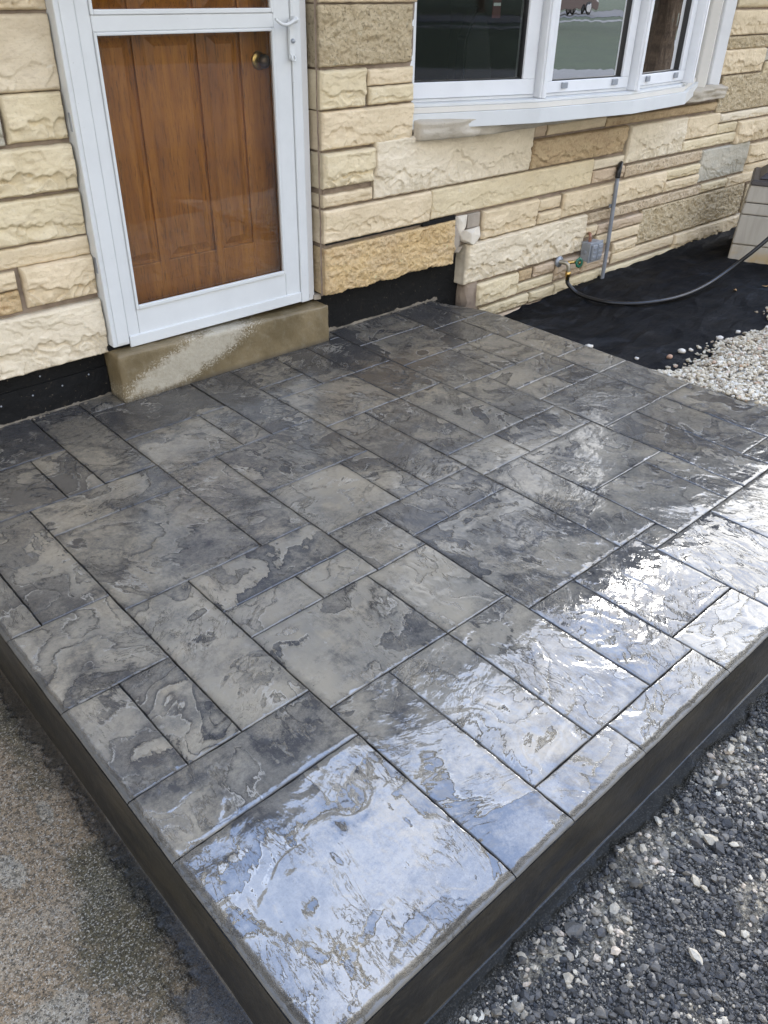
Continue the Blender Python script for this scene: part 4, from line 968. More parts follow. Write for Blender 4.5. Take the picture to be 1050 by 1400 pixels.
box('cabinet_body', 2.55, 3.1, 0.95, 1.30, 1.52, 2.0, m_simple('cabinet_wood', (0.32, 0.16, 0.05), 0.5, bscale=60, var=0.2), cab, 0.004)
box('light_strip', 2.58, 3.08, 0.94, 0.952, 1.505, 1.515, M_WHITE, cab)
pl = thing('house_plant', 'thin bare plant stems behind the second window pane', 'plant', (3.05, 0.32, 0.985))
M_STEM = m_simple('stem', (0.02, 0.03, 0.014), 0.6)
lathe('pot', [(0.001, 0.0), (0.05, 0.0), (0.065, 0.10), (0.055, 0.10), (0.05, 0.085), (0.001, 0.085)], m_simple('dark_pot', (0.03, 0.02, 0.016), 0.5), pl)
for k, (dx, dy, h, bend) in enumerate(((-.02, 0, .62, .06), (0.01, .02, .7, .10), (.03, 0, .55, .16), (0, -.02, .48, -.07), (.02, .01, .8, .2))):
    tube('stem', [(dx, dy, .09), (dx + bend * .3, dy, .09 + h * .4), (dx + bend * .8, dy + .02, .09 + h * .75), (dx + bend * 1.5, dy, .09 + h)], [.004, .0035, .003, .0018], M_STEM, pl, 4, 6)
ch = thing('dark_coat', 'dark coat-like drape standing inside behind the right edge of the first pane', 'drape')
prism('drape', [(2.68, 0.16), (3.0, 0.16), (2.97, 1.0), (2.90, 1.32), (2.80, 1.36), (2.72, 1.2)], 'y', 0.72, 0.80, m_simple('black_cloth', (0.006, 0.006, 0.007), 0.9), ch, 0.01)
tg = thing('red_tag', 'small red and white card hanging inside the first window pane', 'card'); 
box('card', 2.86, 2.93, 0.66, 0.664, 1.30, 1.39, m_simple('red_card', (0.10, 0.012, 0.012), 0.5), tg); box('card_stripe', 2.865, 2.925, 0.658, 0.6595, 1.36, 1.375, M_WHITE, tg)

# ------------------------------------------------------------------ eave and roof
ro = thing('roof', 'low roof with a boxed white eave above the door and the bow window', 'roof', (0, 0, 0))
M_SOF = m_simple('soffit_paint', (0.40, 0.37, 0.32), 0.6, bscale=10, var=0.06); M_SHINGLE = m_simple('shingles', (0.07, 0.062, 0.055), 0.9, bscale=30, bdist=0.01, var=0.3)
EY, EZ = -0.42, 2.335
box('soffit', -3.0, 9.0, EY + 0.02, 0.42, EZ, EZ + 0.02, M_SOF, ro)
box('eave_fascia', -3.0, 9.0, EY, EY + 0.02, EZ - 0.012, EZ + 0.15, M_WHITE, ro, 0.003)
prism('gutter', [(EY - 0.001, EZ + 0.13), (EY - 0.001, EZ + 0.03), (EY - 0.07, EZ + 0.03), (EY - 0.11, EZ + 0.09), (EY - 0.11, EZ + 0.13), (EY - 0.10, EZ + 0.13), (EY - 0.065, EZ + 0.045), (EY - 0.012, EZ + 0.045), (EY - 0.012, EZ + 0.13)], 'x', -3.0, 9.0, M_WHITE, ro)
prism('roof_slope', [(EY - 0.02, EZ + 0.15), (4.6, EZ + 1.75), (9.6, EZ + 0.15), (9.6, EZ + 0.22), (4.6, EZ + 1.84), (EY - 0.02, EZ + 0.19)], 'x', -3.0, 9.0, M_SHINGLE, ro)
box('house_wall', -3.0, -1.61, 0.12, 9.0, -0.3, 2.335, M_MORTAR, ro); box('house_wall', 7.41, 9.0, 0.12, 9.0, -0.3, 2.335, M_MORTAR, ro)
box('house_wall', -1.6, 7.4, 8.9, 9.0, -0.3, 2.335, M_MORTAR, ro)

# ------------------------------------------------------------------ things on the wall
cp = thing('conduit_pipe', 'thin grey plastic pipe leaning on the stone wall with a black end fitting', 'pipe', (0, 0, 0))
tube('pipe', [(3.388, -0.020, -0.20), (3.392, -0.016, 0.1), (3.382, -0.012, 0.487)], 0.0125, M_GREYPVC, cp, 4, 16)
tube('end_fitting', [(3.382, -0.012, 0.478), (3.384, -0.012, 0.520), (3.40, -0.006, 0.545), (3.424, 0.004, 0.560)], [0.0165, 0.0165, 0.015, 0.010], M_BLACK, cp, 4, 14)
box('pipe_clip', 3.362, 3.40, -0.003, 0.003, 0.30, 0.32, M_ZINC, cp)
ob = thing('outlet_box', 'grey metal weatherproof outlet box on the stone wall left of the pipe', 'outlet box', (3.175, -0.005, 0.075))
box('box_body', -0.062, 0.062, -0.060, 0.0, -0.058, 0.058, M_ZINC, ob, 0.006)
box('cover_plate', -0.066, 0.070, -0.070, -0.0605, -0.062, 0.062, M_ZINC, ob, 0.003)
for x in (-0.052, 0.006):
    lid = box('outlet_lid', x, x + 0.05, -0.084, -0.0705, -0.046, 0.048, M_ZINC, ob, 0.005)
    for q in range(3): box('rib', x + 0.006, x + 0.044, -0.088, -0.0842, -0.032 + q * 0.026, -0.020 + q * 0.026, M_GREYPVC, lid, 0.002)
lathe('knockout_plug', [(0.001, -0.003), (0.013, -0.003), (0.015, 0.0)], M_GREYPVC, ob, (-0.0625, -0.030, 0.0), 'x', 20)
tube('conduit_nipple', [(-0.02, -0.03, 0.057), (-0.02, -0.028, 0.085), (0.0, -0.01, 0.097), (0.03, 0.02, 0.09)], 0.010, m_simple('copper_nipple', (0.28, 0.13, 0.08), 0.4), ob, 4, 12)
hb = thing('hose_bibb', 'brass outdoor tap with a green wheel handle on the stone wall', 'tap', (2.90, 0.0, 0.048))
lathe('flange', [(0.001, -0.006), (0.030, -0.005), (0.034, 0.010)], M_ZINC, hb, (0, 0.0, 0), 'y', 20)
tube('spout', [(0, 0.0, 0), (0.01, -0.03, 0.0), (0.02, -0.055, -0.005), (0.022, -0.066, -0.030), (0.022, -0.068, -0.050)], [0.014, 0.013, 0.015, 0.013, 0.013], m_simple('dull_brass', (0.36, 0.33, 0.27), 0.35, 0.7, 40), hb, 4, 14)
tube('valve_stem', [(0.02, -0.055, 0.0), (0.05, -0.075, 0.004), (0.072, -0.086, 0.0), (0.076, -0.096, 0.0)], [0.012, 0.010, 0.007, 0.005], M_BRASS, hb, 3, 12)
bm = bmesh.new(); seg = 36
for ring, (rr_, hh) in enumerate(((0.016, 0.004), (0.027, 0.006), (0.031, 0.0), (0.027, -0.006), (0.016, -0.004))):
    for k in range(seg):
        a = 2 * math.pi * k / seg; r2 = rr_ * (1 + (0.06 * math.cos(8 * a) if ring in (1, 2, 3) else 0)); bm.verts.new((r2 * math.cos(a), r2 * math.sin(a), hh))
bm.verts.ensure_lookup_table()
for ring in range(4):
    for k in range(seg): bm.faces.new([bm.verts[ring * seg + k], bm.verts[ring * seg + (k + 1) % seg], bm.verts[(ring + 1) * seg + (k + 1) % seg], bm.verts[(ring + 1) * seg + k]])
for k in range(4): bm_box(bm, -0.017, 0.017, -0.003, 0.003, -0.002, 0.002) if k % 2 == 0 else bm_box(bm, -0.003, 0.003, -0.017, 0.017, -0.0019, 0.0019)
bmesh.ops.recalc_face_normals(bm, faces=bm.faces)
wh = bm_obj('wheel_handle', bm, M_GREEN, hb, (0.077, -0.099, 0.001), smooth=True); wh.rotation_euler = Vector((-0.15, -0.97, 0.15)).to_track_quat('Z', 'Y').to_euler()
lathe('wheel_screw', [(0.001, 0.008), (0.005, 0.007), (0.006, 0.0)], M_BRASS, wh)
hs_ = thing('garden_hose', 'black garden hose looping from the tap over the fabric to the storage box', 'hose', (0, 0, 0))
tube('hose', [(2.923, -0.068, -0.035), (2.926, -0.075, -0.075), (2.945, -0.13, -0.120), (2.955, -0.22, -0.135), (2.975, -0.355, -0.132), (3.06, -0.475, -0.126), (3.20, -0.552, -0.122), (3.36, -0.590, -0.120), (3.55, -0.598, -0.118), (3.75, -0.600, -0.098), (3.93, -0.625, -0.035), (3.99, -0.69, 0.055), (4.06, -0.755, 0.160), (4.14, -0.82, 0.28)], 0.0125, M_BLACK, hs_, 8, 14)
lathe('hose_coupling', [(0.010, 0.022), (0.0165, 0.020), (0.0165, -0.008), (0.012, -0.012), (0.012, -0.03)], M_BRASS, hs_, (2.922, -0.068, -0.022), 'z', 16)
# storage box, turned about 53 degrees
bx = thing('storage_box', 'grey resin storage box with dark lid standing on the black fabric', 'storage box', (4.437, -0.345, -0.155), math.atan2(-0.80, 0.60))
bx.rotation_euler = (0, 0, math.atan2(-0.91, 0.415))
M_RESIN = NT('grey_resin'); _s = M_RESIN
_g = _s.noise(30, 5, 0.6, 0.6, vec=_s.map((1, 1, 0.15)))
_c = _s.mix(_s.ss(_g, 0.4, 0.7, 0, 0.6), (0.40, 0.365, 0.305), (0.32, 0.29, 0.24))
_sp = _s.n('ShaderNodeSeparateXYZ'); _s.put(_sp.inputs[0], _s.co)
_st = _s.mth('MULTIPLY', _s.ss(_sp.outputs[2], 0.03, 0.15, 1.0, 0.0), _s.ss(_s.noise(5, 4, 0.6), 0.40, 0.6))
M_RESIN = _s.fin(_s.mix(_s.mth('MULTIPLY', _st, 0.7), _c, (0.42, 0.28, 0.10)), 0.6, _s.bump(_g, 0.001))
def tapered(name, L, W, z0, z1, t0, t1, mat, parent, bev=0.012):
    bm = bmesh.new(); lo = [bm.verts.new(p) for p in ((t0, t0, z0), (L - t0, t0, z0), (L - t0, W - t0, z0), (t0, W - t0, z0))]; hi = [bm.verts.new(p) for p in ((t1, t1, z1), (L - t1, t1, z1), (L - t1, W - t1, z1), (t1, W - t1, z1))]
    bm.faces.new(lo[::-1]); bm.faces.new(hi)
    for k in range(4): bm.faces.new((lo[k], lo[(k + 1) % 4], hi[(k + 1) % 4], hi[k]))
    bmesh.ops.recalc_face_normals(bm, faces=bm.faces)
    bmesh.ops.bevel(bm, geom=list(bm.edges), offset=bev, segments=3, affect='EDGES'); return bm_obj(name, bm, mat, parent)
for k, (z0, z1) in enumerate(((0.0, 0.118), (0.124, 0.318), (0.324, 0.395), (0.401, 0.506))):
    tapered('side_panel', 1.15, 0.56, z0, z1, 0.006 * k * 1.2, 0.006 * (k + 1) * 1.2, M_RESIN, bx, 0.007)
tapered('inner_shell', 1.15, 0.56, 0.01, 0.50, 0.034, 0.034, M_DARK, bx, 0.004)
M_LID = m_simple('dark_resin_lid', (0.045, 0.036, 0.032), 0.5, bscale=60, var=0.1)
tapered('lid', 1.13, 0.54, 0.508, 0.545, 0.012, 0.020, M_LID, bx, 0.008).location = (0.012, 0.012, 0)
tapered('lid_top', 1.04, 0.46, 0.546, 0.590, 0.0, 0.05, M_LID, bx, 0.008).location = (0.07, 0.05, 0)
box('latch', 0.40, 0.46, -0.006, 0.004, 0.20, 0.26, m_simple('pale_latch', (0.36, 0.33, 0.29), 0.5), bx, 0.002)

# ------------------------------------------------------------------ ground near the house
def sheet(name, xa, ya, zf, mat, attrs=None, parent=None):
    X, Y = np.meshgrid(xa, ya, indexing='ij'); X = X.ravel(); Y = Y.ravel(); Z = zf(X, Y)
    return raw_obj(name, np_mesh(name, np.stack([X, Y, Z], 1), grid_quads(len(xa), len(ya)), True, {k: f(X, Y) for k, f in (attrs or {}).items()}), mat, parent)
def lin(*segs):
    a = []
    for s0, s1, st in segs: a.append(np.arange(s0, s1, st))
    a.append([segs[-1][1]]); return np.concatenate(a)
GZ = -0.225
def left_gap(X, Y): return SX0 - X
def blob(X, Y, cx, cy, rx, ry): return np.exp(-((X - cx) / rx) ** 2 - ((Y - cy) / ry) ** 2)
def moss(X, Y): return np.clip(blob(X, Y, -1.0, -1.85, 0.12, 0.22) + 0.8 * blob(X, Y, -1.0, -1.2, 0.05, 0.25) + 0.7 * blob(X, Y, -1.25, -1.35, 0.08, 0.1) + 0.35 * fbm(X * 5, Y * 5, 4, 91), 0, 1.2)
def worn(X, Y): return blob(X, Y, -1.155, -1.60, 0.035, 0.06) + 0.9 * blob(X, Y, -1.03, -1.50, 0.02, 0.05) + 0.8 * blob(X, Y, -1.22, -1.98, 0.10, 0.10)
def wet_left(X, Y):
    d = left_gap(X, Y); e = 0.042 + 0.010 * fbm(Y * 3, X * 3, 3, 41) + 0.03 * sstep(-1.9, -2.5, Y)
    p = sstep(0.45, 0.8, blob(X, Y, -0.975, -2.16, 0.07, 0.16) + 0.5 * fbm(X * 9, Y * 9, 4, 43)) * 0.9
    return np.clip(np.maximum(1 - sstep(e - 0.018, e + 0.035, d + 0.016 * fbm(X * 40, Y * 40, 3, 48)), p), 0, 1)
def z_left(X, Y):
    w = wet_left(X, Y)
    return GZ + 0.004 * fbm(X * 2.5, Y * 2.5, 3, 44) + (1 - w) * (0.004 + 0.0022 * fbm(X * 40, Y * 40, 3, 45) + 0.0022 * np.clip(fbm(X * 90, Y * 90, 2, 46), 0, 2)) + 0.0006 * fbm(X * 30, Y * 30, 2, 49) + 0.006 * np.exp(-((left_gap(X, Y) - 0.002) / 0.0035) ** 2) * (0.6 + 0.5 * perlin(Y * 12, X * 0, 58))
sheet('old_concrete_walk', lin((-3.4, -1.75, .04), (-1.75, -0.945, .0045), (-0.945, -0.912, .0016)), lin((-6.0, -3.2, .08), (-3.2, -0.6, .0045), (-0.6, 0.13, .03)), z_left, m_ground_old(), {'wet': wet_left, 'moss': moss, 'worn': worn})['kind'] = 'structure'
def edge_near(X): return 0.046 + 0.020 * fbm(X * 4.0, X * 0, 4, 51, 0.6)
def wet_near(X, Y):
    d = SY0 - Y; return 1 - sstep(-0.012, 0.018, d - edge_near(X) + 0.010 * fbm(X * 30, Y * 30, 3, 52))
def dust(X, Y):
    d = SY0 - Y; bl = blob(X, Y, -0.02, -2.545, 0.13, 0.045) + 0.9 * blob(X, Y, -0.40, -2.535, 0.07, 0.03) + 0.8 * blob(X, Y, 0.08, -2.78, 0.10, 0.05) + blob(X, Y, 0.42, -2.54, 0.10, 0.04) + 0.6 * blob(X, Y, -0.25, -2.60, 0.10, 0.03)
    return sstep(0.16, 0.50, bl + 0.42 * fbm(X * 6 + 3.1, Y * 6, 4, 53, 0.6)) * (1 - wet_near(X, Y))
def z_near(X, Y):
    w = wet_near(X, Y); d = SY0 - Y
    return GZ - 0.008 * sstep(-0.5, -0.9, X) * 0 + (1 - w) * (0.003 + 0.018 * sstep(0.05, 0.30, d) + 0.007 * fbm(X * 9, Y * 9, 4, 54) + 0.003 * fbm(X * 60, Y * 60, 3, 55)) + w * 0.0012 * fbm(X * 12, Y * 12, 3, 56) + 0.006 * np.exp(-((d - 0.002) / 0.0035) ** 2) * (0.6 + 0.5 * perlin(X * 12, X * 0, 57))
sheet('crushed_asphalt_ground', lin((-0.9115, 1.6, .0055), (1.6, 4.5, .05)), lin((-6.0, -3.25, .08), (-3.25, -2.475, .0055), (-2.475, -2.44, .0016)), z_near, m_gravel_base(), {'wet': wet_near, 'dust': dust})['kind'] = 'structure'

# loose stones: thousands, so joined
def rock_cloud(name, P, rad, tint, mat, seed, flatn=0.7, smooth=False):
    r_ = np.random.RandomState(seed); t = (1 + 5 ** .5) / 2
    v = np.array([(-1, t, 0), (1, t, 0), (-1, -t, 0), (1, -t, 0), (0, -1, t), (0, 1, t), (0, -1, -t), (0, 1, -t), (t, 0, -1), (t, 0, 1), (-t, 0, -1), (-t, 0, 1)]) / math.hypot(1, t)
    f = np.array([(0, 11, 5), (0, 5, 1), (0, 1, 7), (0, 7, 10), (0, 10, 11), (1, 5, 9), (5, 11, 4), (11, 10, 2), (10, 7, 6), (7, 1, 8), (3, 9, 4), (3, 4, 2), (3, 2, 6), (3, 6, 8), (3, 8, 9), (4, 9, 5), (2, 4, 11), (6, 2, 10), (8, 6, 7), (9, 8, 1)])
    n = len(P); B = v[None] * (1 + r_.uniform(-0.38, 0.30, (n, 12, 1))) * r_.uniform(0.65, 1.35, (n, 1, 3))
    q = r_.normal(size=(n, 4)); q /= np.linalg.norm(q, axis=1)[:, None]; w, x, y, z = q.T
    Rm = np.stack([1 - 2 * (y * y + z * z), 2 * (x * y - w * z), 2 * (x * z + w * y), 2 * (x * y + w * z), 1 - 2 * (x * x + z * z), 2 * (y * z - w * x), 2 * (x * z - w * y), 2 * (y * z + w * x), 1 - 2 * (x * x + y * y)], 1).reshape(n, 3, 3)
    B = np.einsum('nij,nkj->nki', Rm, B) * rad[:, None, None]; B[:, :, 2] *= flatn
    co = (B + P[:, None, :]).reshape(-1, 3); F = (f[None] + (np.arange(n) * 12)[:, None, None]).reshape(-1, 3)
    me = np_mesh(name, co, F, smooth, {'tint': np.repeat(tint, 12)})
    o = raw_obj(name, me, mat); o['kind'] = 'stuff'; return o
rg = np.random.RandomState(5)
M_RK = m_rocks('crushed_asphalt_stone', [(0.0, (0.017, 0.0155, 0.0135)), (0.42, (0.052, 0.046, 0.038)), (0.60, (0.13, 0.112, 0.085)), (0.74, (0.17, 0.145, 0.11)), (0.90, (0.40, 0.335, 0.235)), (0.985, (0.52, 0.46, 0.35)), (1.0, (0.36, 0.20, 0.11))], 0.62)
def scatter(n, x0, x1, y0, y1, r0, r1, seed, keep, zf, sink=0.35, tintf=None, pw=2.0):
    r_ = np.random.RandomState(seed); X = r_.uniform(x0, x1, n); Y = r_.uniform(y0, y1, n); k = keep(X, Y, r_); X = X[k]; Y = Y[k]
    rad = r0 + (r1 - r0) * r_.rand(len(X)) ** pw; Z = zf(X, Y) + rad * (1 - sink) * 0.6
    t = r_.rand(len(X)); 
    if tintf is not None: t = tintf(X, Y, t)
    return np.stack([X, Y, Z], 1), rad, t
kp = lambda X, Y, r_: (wet_near(X, Y) < 0.25) & (r_.rand(len(X)) > 0.62 * dust(X, Y))
tf = lambda X, Y, t: np.clip(t ** 1.32 + 0.28 * dust(X, Y) + 0.30 * fbm(X * 4.2, Y * 4.2, 3, 61) - 0.07, 0, 0.99)
parts = [scatter(52000, -0.9, 1.35, -3.25, -2.46, 0.0016, 0.0048, 1, kp, z_near, 0.35, tf, 1.4), scatter(9500, -0.9, 1.5, -3.25, -2.46, 0.0042, 0.0105, 2, kp, z_near, 0.4, tf, 1.6), scatter(520, -0.9, 1.5, -3.25, -2.50, 0.009, 0.019, 3, kp, z_near, 0.6, lambda X, Y, t: np.clip(t * 0.95, 0, 0.95), 2),
    scatter(330, -0.7, 1.3, -2.70, -2.50, 0.005, 0.014, 4, lambda X, Y, r_: (wet_near(X, Y) < 0.2) & (dust(X, Y) > 0.35), z_near, 0.45, lambda X, Y, t: 0.76 + 0.21 * t, 2.2)]
go = rock_cloud('gravel', np.concatenate([p[0] for p in parts]), np.concatenate([p[1] for p in parts]), np.concatenate([p[2] for p in parts]), M_RK, 7, 0.62)
tag(go, 'dark crushed asphalt mixed with pale stone chips beside the near edge of the patio', 'gravel', kind='stuff')

# landscape fabric, pale stone mulch
def z_fab(X, Y):
    base = -0.150 + 0.010 * sstep(2.6, 5.0, X) - 0.045 * sstep(-0.5, 0.0, Y) * sstep(3.6, 2.1, X) + 0.035 * sstep(2.35, 2.03, X) + 0.02 * sstep(-0.3, -1.4, Y)
    r = 1.5 * fbm(X * 1.7 + 0.6 * Y, Y * 4.2, 4, 71, 0.55); rr = 1 - np.abs(perlin(X * 2.2 + Y, Y * 5.5 - X, 72)) * 3
    return base + 0.010 * r + 0.009 * np.clip(rr, 0, 1) ** 2 + 0.025 * sstep(-0.06, 0.02, Y) * sstep(4.0, 4.3, X)
fab = sheet('landscape_fabric', lin((2.022, 4.8, .012), (4.8, 7.4, .06)), lin((-2.6, -1.4, .06), (-1.4, 0.03, .011)), z_fab, M_FABRIC)
tag(fab, 'wrinkled black landscape fabric laid on the ground between patio and stone wall', 'landscape fabric')
M_MULCH = m_rocks('pale_limestone_mulch', [(0.0, (0.26, 0.20, 0.13)), (0.35, (0.50, 0.42, 0.29)), (0.75, (0.62, 0.54, 0.40)), (0.93, (0.66, 0.61, 0.51)), (1.0, (0.50, 0.30, 0.17))], 0.8, 0.12)
def mulch_line(X): return -1.10 - 0.10 * sstep(2.6, 3.1, X) + 0.05 * np.sin(X * 7.0) + 0.10 * fbm(X * 3.5, X * 0, 3, 75) + 0.13 * sstep(3.1, 3.3, X)
def mound(X, Y):
    t = sstep(0.02, -0.22, Y - mulch_line(X)); return t
def z_mul(X, Y): return z_fab(X, Y) + 0.055 * mound(X, Y) + 0.03 * sstep(-1.2, -1.7, Y)
sheet('mulch_bed', lin((2.022, 4.6, .02)), lin((-2.9, -1.0, .02)), lambda X, Y: z_mul(X, Y) - 0.012 - 0.02 * (1 - mound(X, Y)), m_simple('mulch_base', (0.30, 0.26, 0.20), 0.9, bscale=80, bdist=0.01, var=0.3))['kind'] = 'stuff'
km = lambda X, Y, r_: (r_.rand(len(X)) < np.clip(mound(X, Y) * 1.4 - 0.12 + 0.3 * sstep(0.06, 0.0, Y - mulch_line(X)) * (fbm(X * 9, Y * 9, 2, 77) > 0.15), 0, 1))
pm = [scatter(10500, 2.035, 3.9, -2.45, -0.98, 0.0065, 0.0135, 11, km, z_mul, 0.3, None, 1.2), scatter(5500, 2.035, 3.9, -2.45, -1.1, 0.004, 0.008, 12, km, z_mul, 0.3, None, 1.0)]
mo = rock_cloud('gravel', np.concatenate([p[0] for p in pm]), np.concatenate([p[1] for p in pm]), np.concatenate([p[2] for p in pm]), M_MULCH, 9, 0.75, False)
tag(mo, 'pale cream limestone gravel spread on the black fabric at the right edge of the patio', 'gravel', kind='stuff')
peb = None
for k, (x, y, r_, rt, lb) in enumerate(((2.300, -0.693, .017, .8, 'large white pebble alone on the black fabric close to the patio edge'), (2.345, -0.958, .009, .7, 'small white pebble on the fabric just off the patio corner of the gravel'),
        (2.60, -1.065, .016, .6, 'cream flat pebble standing clear of the gravel edge on the fabric'), (2.478, -1.068, .014, .98, 'reddish brown pebble at the tip of the gravel'), (2.66, -1.085, .010, .5, 'small pale pebble beside the flat cream pebble'),
        (2.934, -1.10, .015, .7, 'pale pebble out on the fabric beyond the gravel edge'), (3.10, -1.12, .012, .6, 'pale pebble furthest right on the black fabric'))):
    P = np.array([[0, 0, 0.0]]); 
    o = rock('pebble', (x, y, float(z_fab(np.array([x]), np.array([y]))[0]) + r_ * 0.55), (r_ * 1.25, r_, r_ * 0.75), 60 + k, M_LUMP if rt < .9 else m_simple('reddish_stone', (0.42, 0.25, 0.16), 0.8), None, 2, 0.35, False, (0, 0, k * 1.1))
    tag(o, lb, 'pebble', 'stray pebbles on the black fabric')
M_DRY = m_simple('dry_leaf', (0.42, 0.24, 0.09), 0.7, var=0.2)
for k, (x, y, s_, rz, lb) in enumerate(((3.783, -0.744, .022, .3, 'tan dry leaf on the fabric between the hose and the storage box'), (2.985, -0.312, .012, 1.2, 'tiny tan leaf scrap beside the hose near the tap'), (3.975, -0.852, .02, 2.2, 'tan leaf scrap at the right edge near the storage box'))):
    bm = bmesh.new(); vs = [bm.verts.new((math.cos(a) * s_ * (1 + .2 * math.cos(2 * a)), math.sin(a) * s_ * .45, 0.004 + 0.004 * math.cos(2 * a))) for a in np.linspace(0, 2 * math.pi, 12, endpoint=False)]
    c = bm.verts.new((0, 0, 0.0005))
    for q in range(12): bm.faces.new((c, vs[q], vs[(q + 1) % 12]))
    r2 = bmesh.ops.extrude_face_region(bm, geom=list(bm.faces)); bmesh.ops.translate(bm, vec=(0, 0, 0.0012), verts=[v for v in r2['geom'] if isinstance(v, bmesh.types.BMVert)])
    bmesh.ops.recalc_face_normals(bm, faces=bm.faces)
    o = bm_obj('dry_leaf', bm, M_DRY, None, (x, y, float(z_fab(np.array([x]), np.array([y]))[0]) + 0.006)); o.rotation_euler = (0.1, 0.2, rz)
    tag(o, lb, 'leaf', 'dry leaf scraps on the fabric')

# ------------------------------------------------------------------ the yard the panes reflect
M_GRASS = m_grass()
def flat(name, pts, z, mat):
    bm = bmesh.new(); bm.faces.new([bm.verts.new((x, y, z)) for x, y in pts]); bmesh.ops.recalc_face_normals(bm, faces=bm.faces); o = bm_obj(name, bm, mat); o['kind'] = 'structure'; return o
flat('ground', [(-300, -300), (300, -300), (300, 300), (-300, 300)], -0.34, m_simple('soil', (0.07, 0.06, 0.045), 0.95, bscale=30, bdist=0.02, var=0.3))
flat('lawn', [(-60, -46), (90, -46), (90, -6.0), (16, -12.0), (9.5, -15.4), (3, -16.6), (-60, -16)], -0.300, M_GRASS)
M_PAV = m_simple('driveway_concrete', (0.085, 0.082, 0.076), 0.8, bscale=60, bdist=0.004, var=0.15)
flat('driveway', [(-12, -16.2), (3, -16.9), (9.6, -15.7), (16, -12.3), (40, -11.0), (40, -3.3), (4.6, -3.3), (4.6, -6.0), (-12, -6.0)], -0.290, M_PAV)
flat('sidewalk', [(-60, -35.0), (90, -35.0), (90, -33.4), (-60, -33.4)], -0.290, M_PAV)
flat('street', [(-60, -46), (90, -46), (90, -38), (-60, -38)], -0.285, m_simple('street_asphalt', (0.05, 0.05, 0.052), 0.9, bscale=60, bdist=0.01, var=0.2))
flat('lawn', [(-60, -100), (90, -100), (90, -46.1), (-60, -46.1)], -0.28, M_GRASS)
# red car parked along the street
def car(loc, rz):
    c = thing('parked_car', 'dark red car parked on the street, mirrored in the second pane of the bow window', 'car', loc, rz)
    M_P = m_simple('dark_red_paint', (0.018, 0.004, 0.004), 0.4); M_T = m_simple('tyre_rubber', (0.015, 0.015, 0.015), 0.8); M_R = m_simple('alloy', (0.20, 0.20, 0.21), 0.4, 0.5)
    def arch(xc, r=0.36, n=9): return [(xc + r * math.cos(a), 0.30 + r * math.sin(a)) for a in np.linspace(0, math.pi, n)]
    low = [(2.2, 0.28), (2.22, 0.60), (2.05, 0.80), (1.1, 0.96), (-1.55, 1.0), (-2.15, 0.92), (-2.22, 0.6), (-2.2, 0.28)] + arch(-1.38)[::-1] + arch(1.38)[::-1]
    prism('body', low, 'y', -0.88, 0.88, M_P, c, 0.03)
    prism('cabin', [(1.15, 0.955), (0.45, 1.42), (-1.1, 1.45), (-1.75, 0.995)], 'y', -0.74, 0.74, M_P, c, 0.04)
    prism('side_glass', [(0.92, 0.99), (0.42, 1.36), (-1.0, 1.39), (-1.45, 1.01)], 'y', -0.755, 0.755, m_simple('car_glass', (0.02, 0.02, 0.025), 0.08), c)
    for x in (1.38, -1.38):
        for y in (-0.80, 0.80):
            w = lathe('wheel', [(0.20, -0.10), (0.31, -0.10), (0.33, -0.06), (0.33, 0.06), (0.31, 0.10), (0.20, 0.10)], M_T, c, (x, y, 0.33), 'y', 28)
            for k in range(5):
                bm = bmesh.new(); bm_box(bm, -0.02, 0.02, -0.103, 0.103, 0.02, 0.205, 0.005); bm.transform(Matrix.Rotation(2 * math.pi * k / 5, 4, 'Y')); bm_obj('spoke', bm, M_R, w)
            lathe('rim', [(0.19, -0.104), (0.215, -0.104), (0.215, 0.104), (0.19, 0.104)], M_R, w, (0, 0, 0), 'y', 28)
    for y in (-0.62, 0.62): box('headlight', 2.15, 2.235, y - 0.16, y + 0.16, 0.62, 0.76, M_R, c, 0.02)
    return c
car((34.3, -41.2, -0.285), R(4))
M_BARK = m_simple('bark', (0.07, 0.05, 0.035), 0.9, bscale=14, bdist=0.03, var=0.3); M_LEAF = m_leaf('tree_leaves', (0.045, 0.10, 0.022), (0.075, 0.13, 0.03))
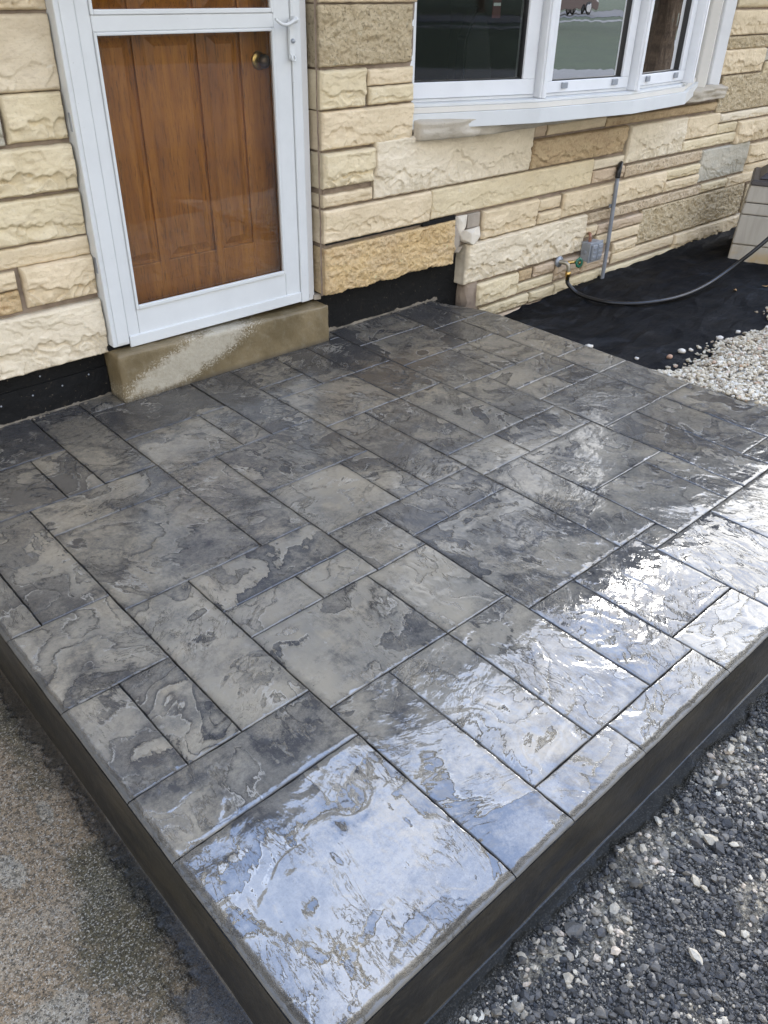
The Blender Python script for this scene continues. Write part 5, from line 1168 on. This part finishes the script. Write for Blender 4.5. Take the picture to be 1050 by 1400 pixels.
def tree(x, y, h, r, seed, label):
    t = thing('shade_tree', label, 'tree', (x, y, -0.30), 0, 'shade trees across the yard')
    r_ = np.random.RandomState(seed); rn = random.Random(seed)
    tube('trunk', [(0, 0, -0.2), (0.05, 0.02, h * .2), (-0.08, 0.1, h * .45), (0.05, 0, h * .8)], [0.34, 0.26, 0.2, 0.06], M_BARK, t, 4, 12)
    cl_ = []
    for k in range(7):
        a = k * 2.4 + rn.random(); z0 = h * (.3 + .06 * k); e = (math.cos(a) * r * .7, math.sin(a) * r * .7, z0 + h * .18)
        tube('limb', [(0, 0.03, z0), (e[0] * .4, e[1] * .4, z0 + h * .07), e], [0.11, 0.08, 0.03], M_BARK, t, 3, 8); cl_.append(e)
    cl_ = np.array(cl_ + [(rn.uniform(-.6, .6) * r, rn.uniform(-.6, .6) * r, h * rn.uniform(.5, .95)) for _ in range(26)])
    n = 9000; c = cl_[r_.randint(len(cl_), size=n)]; d = r_.normal(size=(n, 3)); d /= np.linalg.norm(d, axis=1)[:, None]
    P = c + d * (r * .32 * r_.rand(n) ** .4)[:, None] * np.array([1, 1, .75]); s_ = 0.10 + 0.08 * r_.rand(n)
    A = r_.normal(size=(n, 3)); A /= np.linalg.norm(A, axis=1)[:, None]; Bv = np.cross(A, r_.normal(size=(n, 3))); Bv /= np.linalg.norm(Bv, axis=1)[:, None]
    co = np.stack([P - A * s_[:, None], P + Bv * s_[:, None] * .6, P + A * s_[:, None], P - Bv * s_[:, None] * .6], 1).reshape(-1, 3)
    raw_obj('crown', np_mesh('crown', co, np.arange(4 * n).reshape(-1, 4), False), M_LEAF, t)
for k, (x, y, h, r, lb) in enumerate(((13.5, -4.6, 4.2, 2.3, 'small leafy tree nearest the house past the storage box'), (24, -30, 12, 5.5, 'broad leafy tree on the lawn left of the red car'), (6, -52, 12, 5, 'large leafy tree straight across the street'), (16, -50, 10, 4.4, 'leafy tree left of the red car across the street'), (26, -53, 13, 5.4, 'tallest leafy tree behind the red car'),
        (41, -50, 11, 5, 'leafy tree right of the red car across the street'), (-8, -50, 12, 5.2, 'leafy tree at the far left across the street'), (34, -24, 9, 4, 'leafy tree standing on the near lawn'), (48, -17, 11, 5, 'leafy tree beyond the end of the driveway'))):
    tree(x, y, h, r, 80 + k, lb)
